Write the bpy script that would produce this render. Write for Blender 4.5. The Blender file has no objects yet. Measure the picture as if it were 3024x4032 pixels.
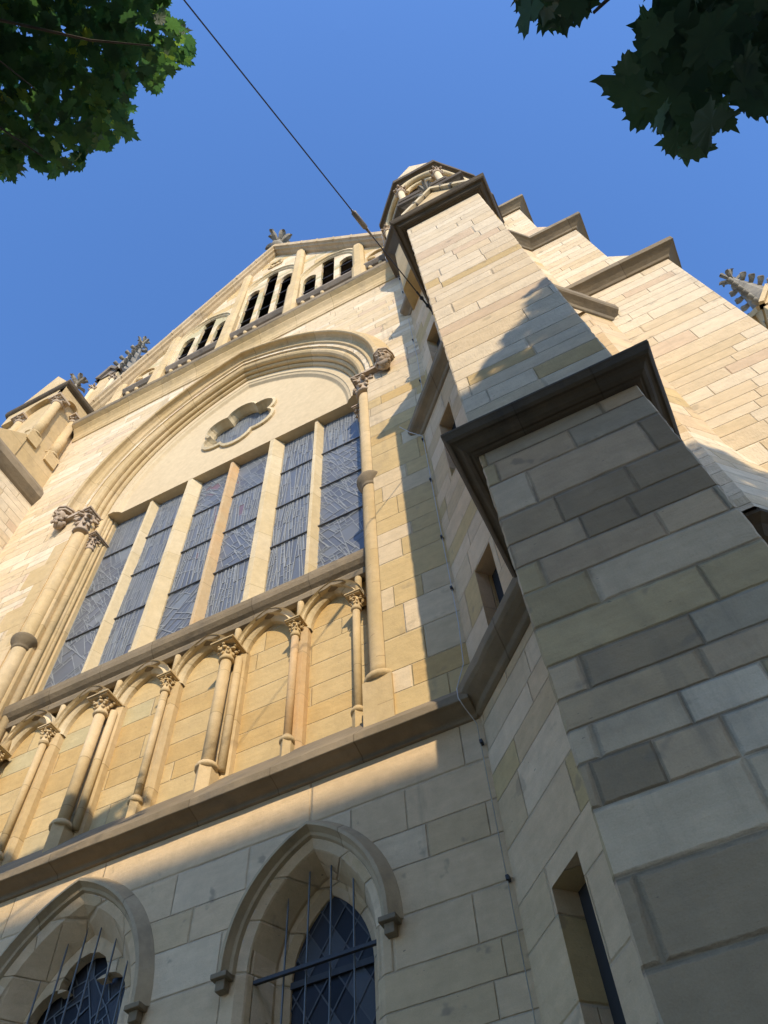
import bpy, bmesh, math, random
import numpy as np
from mathutils import Vector, Matrix, noise as mnoise
from mathutils.geometry import tessellate_polygon

PI = math.pi
R_ = math.radians
scene = bpy.context.scene
COL = scene.collection
H0 = 1.6                      # the eye stands 1.6 m above the pavement; plans below are measured from the eye

# ------------------------------------------------------------------ camera, sky, sun, exposure
cam_d = bpy.data.cameras.new('camera')
cam = bpy.data.objects.new('camera', cam_d)
COL.objects.link(cam)
right = Vector((0.89421848, 0.4455287, -0.0433299))
down = Vector((-0.40332451, 0.7599368, -0.50973072))
fwd = Vector((-0.19417168, 0.47328664, 0.85924218))
m = Matrix((right, -down, -fwd)).transposed().to_4x4()
m.translation = (0, 0, H0)
cam.matrix_world = m
cam_d.sensor_fit = 'HORIZONTAL'
cam_d.sensor_width = 36
cam_d.lens = 36 * 3200.28 / 3024
cam_d.clip_start = 0.05
cam_d.clip_end = 2000
scene.camera = cam

SUN = Vector((0.622, -1.0, 0.69))
world = bpy.data.worlds.new('World')
scene.world = world
world.use_nodes = True
wn = world.node_tree
sky = wn.nodes.new('ShaderNodeTexSky')
sky.sky_type = 'NISHITA'
sky.sun_disc = False
sky.sun_elevation = math.asin(SUN.normalized().z)
sky.sun_rotation = math.atan2(SUN.x, SUN.y)
sky.altitude = 0
sky.air_density = 1.0
sky.dust_density = 0.8
sky.ozone_density = 10.0
bg = wn.nodes['Background']
bg.inputs['Strength'].default_value = 0.15
wn.links.new(sky.outputs['Color'], bg.inputs['Color'])

sun_d = bpy.data.lights.new('sun', 'SUN')
sun_d.energy = 2.05
sun_d.angle = R_(0.53)
sun_d.color = (1.0, 0.86, 0.66)
sun = bpy.data.objects.new('sun', sun_d)
sun.rotation_euler = SUN.to_track_quat('Z', 'Y').to_euler()
sun.location = (20, -30, 30)
COL.objects.link(sun)

scene.view_settings.view_transform = 'Standard'
scene.view_settings.look = 'None'
scene.view_settings.exposure = 1.2
scene.view_settings.gamma = 1.0
scene.render.engine = 'CYCLES'
scene.cycles.max_bounces = 6
scene.cycles.diffuse_bounces = 4
scene.cycles.use_denoising = True
# ------------------------------------------------------------------ node helper


class NT:
    def __init__(self, name):
        self.mat = bpy.data.materials.new(name)
        self.mat.use_nodes = True
        self.t = self.mat.node_tree
        self.bsdf = self.t.nodes['Principled BSDF']

    def n(self, typ, **kw):
        nd = self.t.nodes.new(typ)
        for k, v in kw.items():
            setattr(nd, k, v)
        return nd

    def lk(self, a, b):
        self.t.links.new(a, b)

    def put(self, sock, v):
        if isinstance(v, (int, float)):
            sock.default_value = v
        elif isinstance(v, tuple):
            sock.default_value = v
        else:
            self.lk(v, sock)

    def ma(self, op, a, b=None, c=None):
        nd = self.n('ShaderNodeMath', operation=op)
        self.put(nd.inputs[0], a)
        if b is not None:
            self.put(nd.inputs[1], b)
        if c is not None:
            self.put(nd.inputs[2], c)
        return nd.outputs[0]

    def smooth(self, v, lo, hi):
        nd = self.n('ShaderNodeMapRange', interpolation_type='SMOOTHSTEP')
        self.put(nd.inputs[0], v)
        nd.inputs[1].default_value = lo
        nd.inputs[2].default_value = hi
        return nd.outputs[0]

    def noise(self, vec, scale, detail=4.0, rough=0.55):
        nd = self.n('ShaderNodeTexNoise')
        self.lk(vec, nd.inputs['Vector'])
        nd.inputs['Scale'].default_value = scale
        nd.inputs['Detail'].default_value = detail
        nd.inputs['Roughness'].default_value = rough
        return nd.outputs['Fac']

    def mapping(self, vec, scale=(1, 1, 1), rot=(0, 0, 0)):
        nd = self.n('ShaderNodeMapping')
        self.lk(vec, nd.inputs['Vector'])
        nd.inputs['Scale'].default_value = scale
        nd.inputs['Rotation'].default_value = rot
        return nd.outputs[0]

    def mix(self, fac, a, b, mode='MIX'):
        nd = self.n('ShaderNodeMix', data_type='RGBA', blend_type=mode)
        self.put(nd.inputs[0], fac)
        self.put(nd.inputs[6], a if not (isinstance(a, tuple) and len(a) == 3) else a + (1,))
        self.put(nd.inputs[7], b if not (isinstance(b, tuple) and len(b) == 3) else b + (1,))
        return nd.outputs[2]

    def ramp(self, fac, stops, const=False):
        nd = self.n('ShaderNodeValToRGB')
        cr = nd.color_ramp
        cr.interpolation = 'CONSTANT' if const else 'LINEAR'
        while len(cr.elements) < len(stops):
            cr.elements.new(0.5)
        for e, (p, c) in zip(cr.elements, stops):
            e.position = p
            e.color = c + (1,)
        self.lk(fac, nd.inputs[0])
        return nd.outputs[0]

    def bump(self, h, dist, strength=1.0, prev=None):
        nd = self.n('ShaderNodeBump')
        self.lk(h, nd.inputs['Height'])
        nd.inputs['Distance'].default_value = dist
        nd.inputs['Strength'].default_value = strength
        if prev is not None:
            self.lk(prev, nd.inputs['Normal'])
        return nd.outputs[0]


CREAM = (0.62, 0.485, 0.3)
PALE = (0.67, 0.55, 0.37)
BUFF = (0.53, 0.385, 0.18)
OCHRE = (0.5, 0.34, 0.14)
CREAM2 = (0.585, 0.45, 0.265)
PALE2 = (0.64, 0.515, 0.335)
FG = (0.515, 0.365, 0.215)
FG2 = (0.46, 0.325, 0.185)
FG3 = (0.55, 0.41, 0.255)
FG4 = (0.33, 0.235, 0.135)
FG5 = (0.46, 0.335, 0.175)
WL = (0.62, 0.455, 0.265)
WL2 = (0.57, 0.415, 0.23)
WL3 = (0.64, 0.49, 0.305)
FG6 = (0.43, 0.335, 0.215)
FG7 = (0.62, 0.485, 0.325)
GREEN = (0.46, 0.4, 0.23)
GREY = (0.51, 0.435, 0.31)
PINK = (0.58, 0.435, 0.28)
ORANGE = (0.56, 0.345, 0.14)
DARKG = (0.32, 0.275, 0.175)


def ashlar(name, h, w, stones, mortar, mw=0.006, seed=0.0, irregular=1.0, tool=0.5, dirt=0.35, rough=0.9, edge=0.35, jdepth=1.0, vary=0.15, jvis=0.7):
    """Coursed ashlar: irregular courses, blocks of random length, each block its own stone."""
    q = NT(name)
    geo = q.n('ShaderNodeNewGeometry')
    P, N = geo.outputs['Position'], geo.outputs['True Normal']
    sn = q.n('ShaderNodeSeparateXYZ')
    q.lk(N, sn.inputs[0])
    ang = q.ma('MULTIPLY', q.ma('ROUND', q.ma('MULTIPLY', q.ma('ARCTAN2', sn.outputs['Y'], sn.outputs['X']), 12 / PI)), PI / 12)
    sp0 = q.n('ShaderNodeSeparateXYZ')
    q.lk(P, sp0.inputs[0])
    along = q.ma('SUBTRACT', q.ma('MULTIPLY', sp0.outputs['Y'], q.ma('COSINE', ang)), q.ma('MULTIPLY', sp0.outputs['X'], q.ma('SINE', ang)))
    wob = q.noise(P, 1.7, 2.0)
    u = q.ma('ADD', along, seed * 3.1)
    sep = q.n('ShaderNodeSeparateXYZ')
    q.lk(P, sep.inputs[0])
    v = q.ma('ADD', q.ma('ADD', sep.outputs['Z'], seed), q.ma('MULTIPLY', wob, 0.012))
    zz = q.ma('MULTIPLY', v, 1.0 / h)
    zz = q.ma('ADD', zz, q.ma('MULTIPLY', q.ma('SINE', q.ma('MULTIPLY', v, 1.9)), 0.42 * irregular))
    zz = q.ma('ADD', zz, q.ma('MULTIPLY', q.ma('SINE', q.ma('MULTIPLY_ADD', v, 4.7, 1.3)), 0.24 * irregular))
    row = q.ma('FLOOR', zz)
    fz = q.ma('FRACT', zz)
    dz = q.ma('MULTIPLY', q.ma('MINIMUM', fz, q.ma('SUBTRACT', 1.0, fz)), h)
    wr = q.n('ShaderNodeTexWhiteNoise', noise_dimensions='1D')
    q.lk(q.ma('ADD', row, 17.3 + seed), wr.inputs['W'])
    wl = q.ma('MULTIPLY_ADD', wr.outputs['Value'], 1.0 * w, 0.55 * w)
    wr2 = q.n('ShaderNodeTexWhiteNoise', noise_dimensions='1D')
    q.lk(q.ma('ADD', row, 91.7 + seed), wr2.inputs['W'])
    uu = q.ma('ADD', q.ma('DIVIDE', u, wl), q.ma('MULTIPLY', wr2.outputs['Value'], 9.0))
    # uneven block lengths inside one course
    uu = q.ma('ADD', uu, q.ma('MULTIPLY', q.ma('SINE', q.ma('MULTIPLY', uu, 2.3)), 0.25))
    col = q.ma('FLOOR', uu)
    fu = q.ma('FRACT', uu)
    du = q.ma('MULTIPLY', q.ma('MINIMUM', fu, q.ma('SUBTRACT', 1.0, fu)), wl)
    d = q.ma('MINIMUM', dz, du)
    jit = q.noise(P, 15.0, 5.0, 0.65)
    d = q.ma('ADD', d, q.ma('MULTIPLY_ADD', jit, mw * 2.0, -mw * 1.0))
    comb = q.n('ShaderNodeCombineXYZ')
    q.lk(row, comb.inputs[0])
    q.lk(col, comb.inputs[1])
    comb.inputs[2].default_value = seed
    wc = q.n('ShaderNodeTexWhiteNoise', noise_dimensions='3D')
    q.lk(comb.outputs[0], wc.inputs['Vector'])
    cell = wc.outputs['Value']
    k = len(stones)
    base = q.ramp(cell, [(i / k, s) for i, s in enumerate(stones)], const=True)
    sepc = q.n('ShaderNodeSeparateColor')
    q.lk(wc.outputs['Color'], sepc.inputs[0])
    # every block differs a little in tone, with faint bedding inside the block
    tone = q.ma('MULTIPLY_ADD', sepc.outputs[1], vary, 1.0 - vary * 0.5)
    bed = q.noise(q.mapping(P, (1.8, 1.8, 8.5), (0.16, 0.09, 0)), 1.7, 6.0, 0.62)
    tone = q.ma('MULTIPLY', tone, q.ma('MULTIPLY_ADD', bed, 0.30, 0.85))
    mott = q.noise(P, 7.0, 6.0, 0.62)
    tone = q.ma('MULTIPLY', tone, q.ma('MULTIPLY_ADD', mott, 0.42, 0.79))
    fine = q.noise(P, 120.0, 2.0, 0.7)
    tone = q.ma('MULTIPLY', tone, q.ma('MULTIPLY_ADD', fine, 0.30, 0.85))
    gr = q.n('ShaderNodeCombineColor')
    for i in range(3):
        q.lk(tone, gr.inputs[i])
    base = q.mix(1.0, base, gr.outputs[0], 'MULTIPLY')
    # soot and damp: patches with their own outline
    st = q.noise(q.mapping(P, (1.0, 1.0, 0.45)), 0.9, 7.0, 0.66)
    base = q.mix(q.ma('MULTIPLY', q.smooth(st, 0.55, 0.78), dirt), base, (0.16, 0.145, 0.12))
    run = q.noise(q.mapping(P, (4.5, 4.5, 0.35)), 1.0, 5.0, 0.6)
    base = q.mix(q.ma('MULTIPLY', q.ma('MULTIPLY', q.smooth(run, 0.56, 0.75), q.smooth(st, 0.40, 0.62)), dirt * 0.8), base, (0.19, 0.16, 0.115))
    spots = q.noise(P, 4.3, 3.0, 0.5)
    base = q.mix(q.ma('MULTIPLY', q.smooth(spots, 0.66, 0.74), dirt * 0.9), base, (0.20, 0.165, 0.12))
    pits = q.noise(q.mapping(P, (3.0, 3.0, 9.0)), 5.0, 2.0, 0.5)
    base = q.mix(q.ma('MULTIPLY', q.smooth(pits, 0.74, 0.78), 0.6), base, (0.08, 0.07, 0.06))
    jm = q.ma('SUBTRACT', 1.0, q.smooth(d, mw * 0.5, mw * 1.5))
    jn = q.noise(P, 3.0, 3.0)
    jm2 = q.ma('MULTIPLY', q.ma('MULTIPLY', jm, jvis), q.smooth(jn, 0.25, 0.6))
    base = q.mix(jm2, base, mortar)
    q.lk(base, q.bsdf.inputs['Base Color'])
    q.bsdf.inputs['Roughness'].default_value = rough
    q.bsdf.inputs['Specular IOR Level'].default_value = 0.2
    face = q.smooth(d, 0.0, mw * 2.6)
    b1 = q.bump(face, 0.014 * jdepth, 0.9)
    # tooled faces: slanting chisel lines on some of the blocks
    chis = q.noise(q.mapping(P, (60.0, 60.0, 14.0), (0.0, 0.0, 0.5)), 1.0, 2.0, 0.5)
    tl = q.ma('MULTIPLY', chis, q.ma('MULTIPLY', q.ma('GREATER_THAN', sepc.outputs[2], 0.45), tool))
    b2 = q.bump(tl, 0.006, 0.6, b1)
    b3 = q.bump(q.noise(P, 22.0, 6.0, 0.65), 0.012, 0.6, b2)
    b3 = q.bump(q.ma('MULTIPLY', bed, q.ma('GREATER_THAN', sepc.outputs[1], 0.6)), 0.012, 0.6, b3)
    b4 = q.bump(sepc.outputs[0], 0.02, edge, b3)
    q.lk(b4, q.bsdf.inputs['Normal'])
    return q.mat


def plain_stone(name, color, color2, dark=(0.10, 0.09, 0.075), soot=0.4, scale=1.5, joints=0.0, bumpd=0.01, cut=None, length=0.9):
    q = NT(name)
    geo = q.n('ShaderNodeNewGeometry')
    P = geo.outputs['Position']
    big = q.noise(P, 0.8 * scale, 4.0)
    base = q.mix(q.smooth(big, 0.35, 0.65), color, color2)
    # stones butted together along the member, each with its own tone; joints square to the member
    if joints:
        sep = q.n('ShaderNodeSeparateXYZ')
        q.lk(P, sep.inputs[0])
        if cut == 'x':
            t = sep.outputs['X']
        elif cut == 'arch':
            t = q.ma('MULTIPLY', q.ma('ARCTAN2', q.ma('SUBTRACT', sep.outputs['Z'], 14.1 + H0 - 1.2), q.ma('SUBTRACT', sep.outputs['X'], -5.34)), 3.6)
        else:
            t = q.ma('ADD', sep.outputs['Z'], q.ma('MULTIPLY', q.ma('FLOOR', q.ma('MULTIPLY', sep.outputs['X'], 2.2)), 0.37))
        t = q.ma('MULTIPLY', t, 1.0 / length)
        t = q.ma('ADD', t, q.ma('MULTIPLY', q.ma('SINE', q.ma('MULTIPLY', t, 2.1)), 0.22))
        wn_ = q.n('ShaderNodeTexWhiteNoise', noise_dimensions='1D')
        q.lk(q.ma('FLOOR', t), wn_.inputs['W'])
        sc = q.n('ShaderNodeSeparateColor')
        q.lk(wn_.outputs['Color'], sc.inputs[0])
        base = q.mix(q.ma('MULTIPLY', sc.outputs[0], 0.6), base, (color2[0] * 0.90, color2[1] * 0.84, color2[2] * 0.70))
        base = q.mix(q.ma('MULTIPLY', sc.outputs[1], 0.35), base, (min(0.68, color[0] * 1.12), min(0.57, color[1] * 1.16), min(0.39, color[2] * 1.25)))
        ft = q.ma('FRACT', t)
        dj = q.ma('MULTIPLY', q.ma('MINIMUM', ft, q.ma('SUBTRACT', 1.0, ft)), length)
        base = q.mix(q.ma('MULTIPLY', q.ma('SUBTRACT', 1.0, q.smooth(dj, 0.002, 0.009)), 0.65), base, (color2[0] * 0.5, color2[1] * 0.47, color2[2] * 0.42))
    med = q.noise(P, 9.0, 6.0, 0.65)
    fine = q.noise(P, 90.0, 2.0, 0.7)
    tone = q.ma('MULTIPLY', q.ma('MULTIPLY_ADD', med, 0.4, 0.8), q.ma('MULTIPLY_ADD', fine, 0.2, 0.9))
    gr = q.n('ShaderNodeCombineColor')
    for i in range(3):
        q.lk(tone, gr.inputs[i])
    base = q.mix(1.0, base, gr.outputs[0], 'MULTIPLY')
    st = q.noise(q.mapping(P, (1, 1, 0.6)), 2.2, 7.0, 0.68)
    base = q.mix(q.ma('MULTIPLY', q.smooth(st, 0.48, 0.72), soot), base, dark)
    q.lk(base, q.bsdf.inputs['Base Color'])
    q.bsdf.inputs['Roughness'].default_value = 0.9
    q.bsdf.inputs['Specular IOR Level'].default_value = 0.2
    b1 = q.bump(q.noise(P, 16.0, 6.0, 0.65), bumpd, 0.7)
    q.lk(b1, q.bsdf.inputs['Normal'])
    return q.mat


M = {}
M['wall'] = ashlar('facade_ashlar', 0.24, 1.0, [CREAM, CREAM2, CREAM, PALE, CREAM, CREAM2, PALE, CREAM, CREAM2, PINK, CREAM], (0.52, 0.42, 0.28), 0.005, 0.0, dirt=0.5, tool=0.9, vary=0.09, jvis=0.4)
M['wallbuff'] = ashlar('buff_facade_ashlar', 0.40, 0.85, [BUFF, CREAM2, BUFF, OCHRE, CREAM, BUFF, CREAM2, BUFF], (0.56, 0.45, 0.29), 0.005, 3.0, irregular=0.6, dirt=0.28, tool=0.3, vary=0.08, jvis=0.42)
M['low'] = ashlar('lower_ashlar', 0.36, 1.25, [WL, WL2, WL, WL3, WL2, WL, WL3, WL], (0.35, 0.26, 0.155), 0.005, 2.0, irregular=0.8, dirt=0.6, vary=0.08, jvis=0.42)
M['panel'] = ashlar('arcade_ashlar', 0.34, 2.6, [BUFF, OCHRE, BUFF, (0.52, 0.40, 0.205), BUFF, (0.49, 0.40, 0.21), OCHRE], (0.62, 0.52, 0.35), 0.005, 5.0, irregular=0.4, dirt=0.15, tool=0.15, vary=0.10, jvis=0.42)
M['turret'] = ashlar('turret_ashlar', 0.36, 0.75, [WL, WL2, BUFF, WL3, WL, WL2, WL3, (0.60, 0.46, 0.28)], (0.50, 0.385, 0.24), 0.004, 7.0, irregular=0.8, dirt=0.40, vary=0.12, jvis=0.6)
M['buttress'] = ashlar('buttress_ashlar', 0.262, 1.0, [PALE, CREAM, PALE, CREAM, PALE2, CREAM, PALE, PALE2, PALE, CREAM, PINK, PALE, PALE2, BUFF], (0.46, 0.365, 0.235), 0.005, 9.0, irregular=0.75, tool=1.5, dirt=0.42, vary=0.08, jvis=0.38)
M['foot'] = ashlar('buttress_foot_ashlar', 0.262, 0.60, [FG, FG2, FG6, FG3, FG, FG4, FG7, FG2, FG3, FG4, FG5, FG, FG6, FG3], (0.17, 0.125, 0.075), 0.0075, 9.0, irregular=0.85, tool=0.7, dirt=0.55, edge=0.7, jdepth=1.3, vary=0.20, jvis=0.62)
M['stage'] = ashlar('tower_ashlar', 0.25, 1.1, [PALE, CREAM, PALE2, CREAM, PALE, PALE2, CREAM, PALE, PINK, PALE, CREAM, PALE, PALE2, CREAM2, PALE], (0.48, 0.375, 0.24), 0.005, 13.0, irregular=0.9, tool=1.7, dirt=0.4, vary=0.08, jvis=0.4)
M['gable'] = ashlar('gable_ashlar', 0.34, 0.9, [CREAM, GREEN, PALE, CREAM, BUFF, CREAM], (0.5, 0.42, 0.28), 0.005, 21.0, dirt=0.45, vary=0.12, jvis=0.5)
M['trim'] = plain_stone('dressed_stone', (0.575, 0.43, 0.235), (0.50, 0.37, 0.185), soot=0.22, joints=0.9)
M['trimarch'] = plain_stone('dressed_arch_stone', (0.575, 0.43, 0.235), (0.50, 0.37, 0.185), soot=0.22, joints=0.9, cut='arch', length=0.8)
M['trimx'] = plain_stone('dressed_course_stone', (0.575, 0.43, 0.235), (0.50, 0.37, 0.185), soot=0.25, joints=0.9, cut='x', length=1.3)
M['trimpale'] = plain_stone('pale_dressed_stone', (0.64, 0.53, 0.335), (0.58, 0.465, 0.27), soot=0.12, joints=0.8)
M['mullion_warm'] = plain_stone('orange_dressed_stone', (0.58, 0.36, 0.17), (0.52, 0.40, 0.24), soot=0.1, joints=0.7)
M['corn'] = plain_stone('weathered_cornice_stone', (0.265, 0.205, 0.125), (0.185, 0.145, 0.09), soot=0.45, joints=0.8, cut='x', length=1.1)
M['hood'] = plain_stone('hood_stone', (0.50, 0.385, 0.235), (0.43, 0.33, 0.195), soot=0.35, joints=0.9, cut='x', length=0.7)
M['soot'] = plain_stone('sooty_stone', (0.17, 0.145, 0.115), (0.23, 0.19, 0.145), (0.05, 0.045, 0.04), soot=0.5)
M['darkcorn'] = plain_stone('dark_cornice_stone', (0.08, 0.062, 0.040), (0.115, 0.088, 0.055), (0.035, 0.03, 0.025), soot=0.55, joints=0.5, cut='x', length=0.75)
M['carve'] = plain_stone('carved_stone', (0.46, 0.36, 0.25), (0.38, 0.29, 0.20), soot=0.3)
M['crocket'] = plain_stone('lichened_stone', (0.30, 0.265, 0.20), (0.18, 0.16, 0.125), (0.07, 0.07, 0.06), soot=0.6, scale=3)
M['plaster'] = plain_stone('smooth_render', (0.585, 0.46, 0.275), (0.565, 0.44, 0.26), soot=0.03, bumpd=0.003)


def simple(name, color, rough=0.6, metal=0.0, nscale=30.0, var=0.15):
    q = NT(name)
    geo = q.n('ShaderNodeNewGeometry')
    nz = q.noise(geo.outputs['Position'], nscale, 4.0)
    c = q.mix(nz, tuple(x * (1 - var) for x in color), tuple(min(1, x * (1 + var)) for x in color))
    q.lk(c, q.bsdf.inputs['Base Color'])
    q.bsdf.inputs['Roughness'].default_value = rough
    q.bsdf.inputs['Metallic'].default_value = metal
    return q.mat


M['iron'] = simple('dark_iron', (0.045, 0.042, 0.04), 0.55, 0.3)
M['barbright'] = simple('galvanised_bar', (0.14, 0.14, 0.13), 0.5, 0.5)
M['cable'] = simple('steel_cable', (0.05, 0.05, 0.055), 0.5, 0.6)
M['insul'] = simple('insulator_stick', (0.22, 0.19, 0.15), 0.5)
M['conductor'] = simple('conductor_cable_metal', (0.5, 0.5, 0.46), 0.4, 0.5)
M['void'] = simple('dark_interior', (0.03, 0.027, 0.023), 0.9)  # shade of unlit interiors put into the colour
M['cames'] = simple('lead_lines', (0.27, 0.28, 0.265), 0.55, 0.0, 8.0, 0.35)
M['cames_dark'] = simple('dark_lead', (0.085, 0.085, 0.085), 0.6, 0.2)
M['ground'] = simple('paving', (0.40, 0.325, 0.22), 0.9, 0, 2.0)
M['asphalt'] = simple('asphalt', (0.05, 0.05, 0.052), 0.9, 0, 20.0)
M['houserender'] = simple('house_render', (0.72, 0.58, 0.38), 0.9, 0, 1.0)
M['rooftile'] = simple('roof_tile', (0.16, 0.07, 0.05), 0.85, 0, 3.0)
M['houseglass'] = simple('house_glass', (0.03, 0.035, 0.04), 0.1)
M['houseframe'] = simple('house_frame', (0.6, 0.58, 0.54), 0.6)


def glass_mat(name, tint, rough=0.22, spec=0.32):
    q = NT(name)
    at = q.n('ShaderNodeAttribute', attribute_name='pane')
    geo = q.n('ShaderNodeNewGeometry')
    nz = q.noise(geo.outputs['Position'], 6.0, 3.0)
    c = q.mix(q.ma('MULTIPLY', nz, 0.35), at.outputs['Color'], tint)
    q.lk(c, q.bsdf.inputs['Base Color'])
    q.bsdf.inputs['Roughness'].default_value = rough
    q.bsdf.inputs['Specular IOR Level'].default_value = spec
    b = q.bump(q.noise(geo.outputs['Position'], 3.0, 2.0), 0.02, 0.25)
    q.lk(b, q.bsdf.inputs['Normal'])
    return q.mat


M['glass'] = glass_mat('leaded_glass', (0.13, 0.14, 0.15), 0.3)
M['lowglass'] = glass_mat('dark_leaded_glass', (0.02, 0.022, 0.026), 0.4, 0.18)

# ------------------------------------------------------------------ mesh builder


class MB:
    def __init__(self):
        self.v, self.f, self.mi = [], [], []
        self.m = 0
        self.smooth = set()

    def add(self, vs, fs, smooth=False):
        o = len(self.v)
        self.v += [tuple(p) for p in vs]
        for f in fs:
            if smooth:
                self.smooth.add(len(self.f))
            self.f.append(tuple(o + i for i in f))
            self.mi.append(self.m)

    def box(self, a, b):
        (x0, y0, z0), (x1, y1, z1) = a, b
        vs = [(x0, y0, z0), (x1, y0, z0), (x1, y1, z0), (x0, y1, z0), (x0, y0, z1), (x1, y0, z1), (x1, y1, z1), (x0, y1, z1)]
        self.add(vs, [(0, 3, 2, 1), (4, 5, 6, 7), (0, 1, 5, 4), (1, 2, 6, 5), (2, 3, 7, 6), (3, 0, 4, 7)])

    def hull(self, pts, faces):
        self.add(pts, faces)

    def prism(self, poly, vec):
        """closed 3-D polygon pushed along vec"""
        n = len(poly)
        vec = Vector(vec)
        vs = [Vector(p) for p in poly] + [Vector(p) + vec for p in poly]
        fs = [tuple(range(n))[::-1], tuple(range(n, 2 * n))]
        fs += [(i, (i + 1) % n, n + (i + 1) % n, n + i) for i in range(n)]
        self.add(vs, fs)

    def column(self, plan, z0, z1, top=True):
        """plan polygon (counter-clockwise from above) raised from z0 to z1"""
        self.prism([(x, y, z0) for x, y in plan], (0, 0, z1 - z0))

    def grid(self, rows, closed_u=False, smooth=False, cap=False):
        nr, nc = len(rows), len(rows[0])
        vs = [p for r in rows for p in r]
        fs = []
        for i in range(nr - 1):
            for j in range(nc - (0 if closed_u else 1)):
                k = (j + 1) % nc
                fs.append((i * nc + j, i * nc + k, (i + 1) * nc + k, (i + 1) * nc + j))
        if cap:
            fs.append(tuple(range(nc))[::-1])
            fs.append(tuple((nr - 1) * nc + j for j in range(nc)))
        self.add(vs, fs, smooth)

    def tube(self, pts, r, n=8, r2=None):
        pts = [Vector(p) for p in pts]
        rows = []
        up = None
        for i, p in enumerate(pts):
            a = pts[max(i - 1, 0)]
            b = pts[min(i + 1, len(pts) - 1)]
            t = (b - a).normalized()
            if up is None:
                up = t.orthogonal().normalized()
            up = (up - t * up.dot(t)).normalized()
            s = t.cross(up)
            rr = r if r2 is None else r + (r2 - r) * i / (len(pts) - 1)
            rows.append([p + (up * math.cos(2 * PI * k / n) + s * math.sin(2 * PI * k / n)) * rr for k in range(n)])
        self.grid(rows, True, True, True)

    def lathe(self, cx, cy, prof, n=16):
        """prof: (r, z) bottom to top"""
        rows = [[(cx + r * math.cos(2 * PI * k / n), cy + r * math.sin(2 * PI * k / n), z) for k in range(n)] for r, z in prof]
        self.grid(rows, True, True, True)

    def ball(self, c, rad, n=8, mrot=None, jit=0.0, seed=0):
        rng = random.Random(seed)
        rows = []
        c = Vector(c)
        for i in range(n // 2 + 2):
            th = PI * (0.02 + 0.96 * i / (n // 2 + 1))
            row = []
            for j in range(n):
                ph = 2 * PI * j / n
                p = Vector((math.sin(th) * math.cos(ph) * rad[0], math.sin(th) * math.sin(ph) * rad[1], -math.cos(th) * rad[2]))
                p *= 1 + jit * (rng.random() - 0.5)
                if mrot is not None:
                    p = mrot @ p
                row.append(c + p)
            rows.append(row)
        self.grid(rows, True, True, True)

    def course(self, path, prof, cap=True, wear=0.005, seg=0.18):
        """moulding: prof of (outward, z) swept along a plan path with mitred corners, outward = right-hand side;
        the long runs are cut into short lengths and worn a little"""
        path = [Vector(p) for p in path]
        n = len(path)
        rows = []
        for i, p in enumerate(path):
            d0 = (path[i] - path[i - 1]).normalized() if i > 0 else None
            d1 = (path[i + 1] - path[i]).normalized() if i < n - 1 else None
            d0 = d0 or d1
            d1 = d1 or d0
            n0 = Vector((d0.y, -d0.x))
            n1 = Vector((d1.y, -d1.x))
            mt = n0 + n1
            mt = mt / max(mt.dot(n0), 0.2)
            rows.append([(p.x + mt.x * o, p.y + mt.y * o, z) for o, z in prof])
        if wear:
            fine = []
            zt_ = max(z for _, z in prof)
            for i in range(n - 1):
                L = (path[i + 1] - path[i]).length
                k = max(1, int(L / seg))
                nv = Vector(((path[i + 1] - path[i]).y, -(path[i + 1] - path[i]).x)) / max(L, 1e-6)
                for j in range(k + (1 if i == n - 2 else 0)):
                    t = j / k
                    row = []
                    for (a_, b_), (o, z0) in zip(zip(rows[i], rows[i + 1]), prof):
                        q_ = [a_[c] + (b_[c] - a_[c]) * t for c in range(3)]
                        if 0 < j < k and o > 0.02:
                            w_ = mnoise.noise(Vector((q_[0] * 5.3, q_[1] * 5.3, z0 * 9.0))) * wear - max(0.0, mnoise.noise(Vector((q_[0] * 11.0, q_[1] * 11.0, z0 * 3.0 + 7)) - Vector((0, 0, 0))) - 0.25) * wear * 4
                            q_[0] += nv.x * w_
                            q_[1] += nv.y * w_
                            q_[2] += mnoise.noise(Vector((q_[0] * 6.1, q_[1] * 6.1, z0 * 4.0 + 3))) * wear * 0.7
                        row.append(tuple(q_))
                    fine.append(row)
            rows = fine
            n = len(rows)
        nc = len(prof)
        vs = [q for r in rows for q in r]
        fs = []
        for i in range(n - 1):
            for j in range(nc):
                k = (j + 1) % nc
                fs.append((i * nc + j, (i + 1) * nc + j, (i + 1) * nc + k, i * nc + k))
        if cap:
            fs.append(tuple(range(nc)))
            fs.append(tuple((n - 1) * nc + j for j in range(nc))[::-1])
        self.add(vs, fs)

    def arch(self, cx, zs, coff, prof, z0, n=14, smooth=True, closed=False):
        """pointed arch with straight legs; prof of (half span, y)"""
        rows = []
        for r, y in prof:
            rad = r + coff
            am = math.acos(min(1, coff / rad))
            a0 = math.asin((z0 - zs) / rad) if z0 > zs else 0.0     # a moulding that starts above the springing has no legs
            left = [(cx - r, y, z0)] if z0 < zs else []
            arc = [(cx + coff - rad * math.cos(a0 + (am - a0) * k / n), y, zs + rad * math.sin(a0 + (am - a0) * k / n)) for k in range(n + 1)]
            rgt = [(2 * cx - x, yy, z) for x, yy, z in (left + arc)[::-1][1:]]
            rows.append(left + arc + rgt)
        if closed:
            rows.append(rows[0])
        self.grid(rows, False, False, False)
        if closed:
            k = len(rows[0])
            self.add([r[0] for r in rows[:-1]], [tuple(range(len(rows) - 1))])
            self.add([r[-1] for r in rows[:-1]], [tuple(range(len(rows) - 1))[::-1]])

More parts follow.
